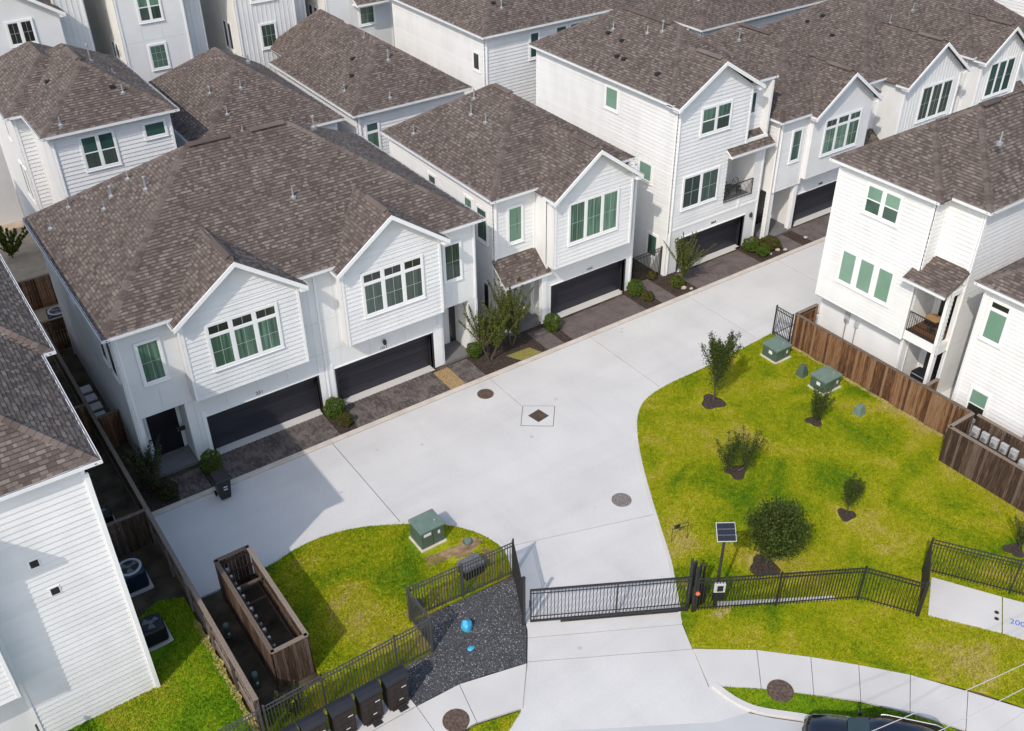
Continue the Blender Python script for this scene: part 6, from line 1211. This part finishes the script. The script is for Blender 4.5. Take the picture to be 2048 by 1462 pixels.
tree('crape_myrtle', 'bright arching tree at the left corner of the tall balcony house garage', (35.75, 35.2, 0.03), 2.9, 0.95, 15, 5200, 0.085, LYEL, 2, 'vase', group=CG, trunk_h=0.18, jit=0.06, leaf0=0.06, seed=15)
tree('evergreen_shrub', 'dark twiggy evergreen at the front left corner of the duplex', (5.15, 35.3, 0.03), 2.3, 0.75, 13, 6500, 0.085, LOLIVE, 3, 'vase', 'shrub', trunk_h=0.1, jit=0.12, leaf0=0.1, seed=16)
tree('palm_plant', 'spiky green plant beside the rear house at the left edge', (5.2, 61.0, 0.02), 2.4, 1.5, 16, 1500, 0.22, LYEL, 1, 'vase', 'plant', trunk_h=0.08, jit=0.07, leaf0=0.1, seed=17)
tree('wild_vine', 'straggly green plant climbing the iron fence behind the mailboxes', (5.55, 21.25, 0.03), 1.5, 0.6, 10, 900, 0.07, LDARK, 1, 'vase', 'plant', trunk_h=0.1, jit=0.12, seed=18)
for lab, x, y, r, m, zs in (('tall dark clipped shrub left of the first garage', 7.9, 34.95, .46, LBOX, 1.25), ('round clipped shrub between the two duplex garages', 14.15, 35.45, .50, LBOX, .95), ('small brownish shrub between the two duplex driveways', 14.25, 34.55, .34, LBROWN, .85), ('round clipped shrub at the right corner of the duplex', 22.25, 35.75, .40, LBOX, 1.0),
    ('round clipped shrub left of the gabled house garage', 27.02, 35.45, .46, LBOX, 1.0), ('round clipped shrub right of the gabled house garage', 32.98, 35.62, .46, LBOX, .95), ('low yellowish shrub beside the iron gate walk', 33.15, 34.75, .36, LBROWN, .7), ('round clipped shrub right of the tall house garage', 41.95, 35.4, .45, LBOX, 1.0),
    ('second smaller clipped shrub nearer the kerb by the tall house', 42.15, 34.6, .40, LBOX, .85), ('flat brownish spreading shrub beside the stuccoed house walk', 43.25, 35.05, .62, LBROWN, .5), ('small shrub at the foot of the bright arching tree', 35.5, 34.85, .38, LYEL, .9), ('dark low shrub left of the duplex entry walk', 5.75, 34.5, .42, LOLIVE, .9), ('dark shrub behind the iron gate between the houses', 34.2, 37.9, .5, LOLIVE, .9), ('small yellow shrub beside the iron gate post', 34.9, 36.4, .3, LBROWN, .8)):
    globe(lab, x, y, r, m, zs, int(11000 * r * r + 1200))
# ------------------------------------------------------------------ black car at the bottom right
def car():
    hd = math.atan2(0.75, -0.66); cx, cy = 20.12, 8.76; H = thing('parked_car', (cx, cy, 0), 'black car with bright roof rails parked at the kerb, cut by the bottom edge', 'car')
    ca, sa = math.cos(hd), math.sin(hd)
    def T(p): return (cx + p[0] * ca - p[1] * sa, cy + p[0] * sa + p[1] * ca, p[2])
    def loft(st, name, m, smooth=True, close=True, par=H):
        b = MB(); k = len(st[0])
        for s in st: b.v += [T(p) for p in s]
        for i in range(len(st) - 1):
            for j in range(k - (0 if close else 1)): b.f.append((i * k + j, i * k + (j + 1) % k, (i + 1) * k + (j + 1) % k, (i + 1) * k + j))
        if close: b.f.append(tuple(range(k - 1, -1, -1))); b.f.append(tuple((len(st) - 1) * k + j for j in range(k)))
        return b.build(name, m, par, smooth=smooth)
    def sect(x, w, zb, zt, crown=0.04): return [(x, -w * 0.92, zb), (x, -w, zb + (zt - zb) * 0.4), (x, -w * 0.985, zt - 0.12), (x, -w * 0.86, zt - 0.015), (x, -w * 0.4, zt + crown * 0.8), (x, 0, zt + crown), (x, w * 0.4, zt + crown * 0.8), (x, w * 0.86, zt - 0.015), (x, w * 0.985, zt - 0.12), (x, w, zb + (zt - zb) * 0.4), (x, w * 0.92, zb)]
    loft([sect(-2.35, .82, .45, .9), sect(-2.2, .93, .28, 1.02), sect(-1.2, .96, .26, 1.06), sect(0.2, .96, .26, 1.05), sect(1.0, .955, .27, 1.04), sect(1.7, .93, .28, 0.98), sect(2.15, .86, .3, 0.9), sect(2.38, .68, .38, 0.78)], 'body', CARP)
    def gh(x, w, z, wt): return [(x, -w, 1.03), (x, -wt, z), (x, -wt * 0.5, z + 0.035), (x, 0, z + 0.045), (x, wt * 0.5, z + 0.035), (x, wt, z), (x, w, 1.03)]
    loft([gh(-2.05, .82, 1.1, .75), gh(-1.75, .84, 1.58, .66), gh(-0.6, .86, 1.66, .69), gh(0.15, .86, 1.62, .68), gh(0.45, .86, 1.5, .68), gh(1.1, .84, 1.07, .78)], 'cabin', CARP)
    loft([[(0.50, -.60, 1.49), (0.50, 0, 1.535), (0.50, .60, 1.49)], [(1.08, -.72, 1.105), (1.08, 0, 1.14), (1.08, .72, 1.105)]], 'windshield', glass('car_glass', (0.010, 0.020, 0.022), (0.022, 0.042, 0.044)), close=False)
    for s in (-1, 1):
        loft([[(-1.6, s * .80, 1.12), (-1.55, s * .695, 1.5)], [(0.35, s * .872, 1.12), (0.15, s * .712, 1.52)]], 'side_window', MATS['car_glass'], close=False)
        b = MB(); b.tube([T(p) for p in ((-1.7, s * .63, 1.62), (-1.5, s * .64, 1.68), (0.0, s * .66, 1.695), (0.15, s * .66, 1.65))], 0.02, 6); b.build('roof_rail', CHROME, H)
        b = MB(); b.hexa([T(p) for p in ((0.62, s * .9, 1.06), (0.75, s * .9, 1.06), (0.75, s * 1.12, 1.06), (0.62, s * 1.12, 1.06), (0.64, s * .92, 1.22), (0.74, s * .92, 1.22), (0.74, s * 1.1, 1.22), (0.64, s * 1.1, 1.22))]); b.build('wing_mirror', CARP, H, bevel=0.03)
        b = MB(); b.hexa([T(p) for p in ((2.05, s * .55, .66), (2.2, s * .55, .66), (2.1, s * .86, .66), (1.9, s * .88, .66), (2.1, s * .55, .84), (2.22, s * .55, .84), (2.1, s * .84, .84), (1.9, s * .86, .84))]); b.build('headlight', CHROME, H)
        for x in (-1.45, 1.5):
            wv = MB(); a = T((x, s * .78, .34)); c = T((x, s * .97, .34)); wv.cyl(a, c, .34, n=22); wo = wv.build('wheel', RUBBER, H); r_ = MB(); r_.cyl(T((x, s * .965, .34)), T((x, s * .98, .34)), .22, n=18); r_.build('rim', METAL, wo)
    b = MB(); b.hexa([T(p) for p in ((2.3, -.45, .5), (2.42, -.45, .5), (2.42, .45, .5), (2.3, .45, .5), (2.3, -.45, .72), (2.38, -.45, .72), (2.38, .45, .72), (2.3, .45, .72))]); b.build('grille', BLACKP, H)
car()
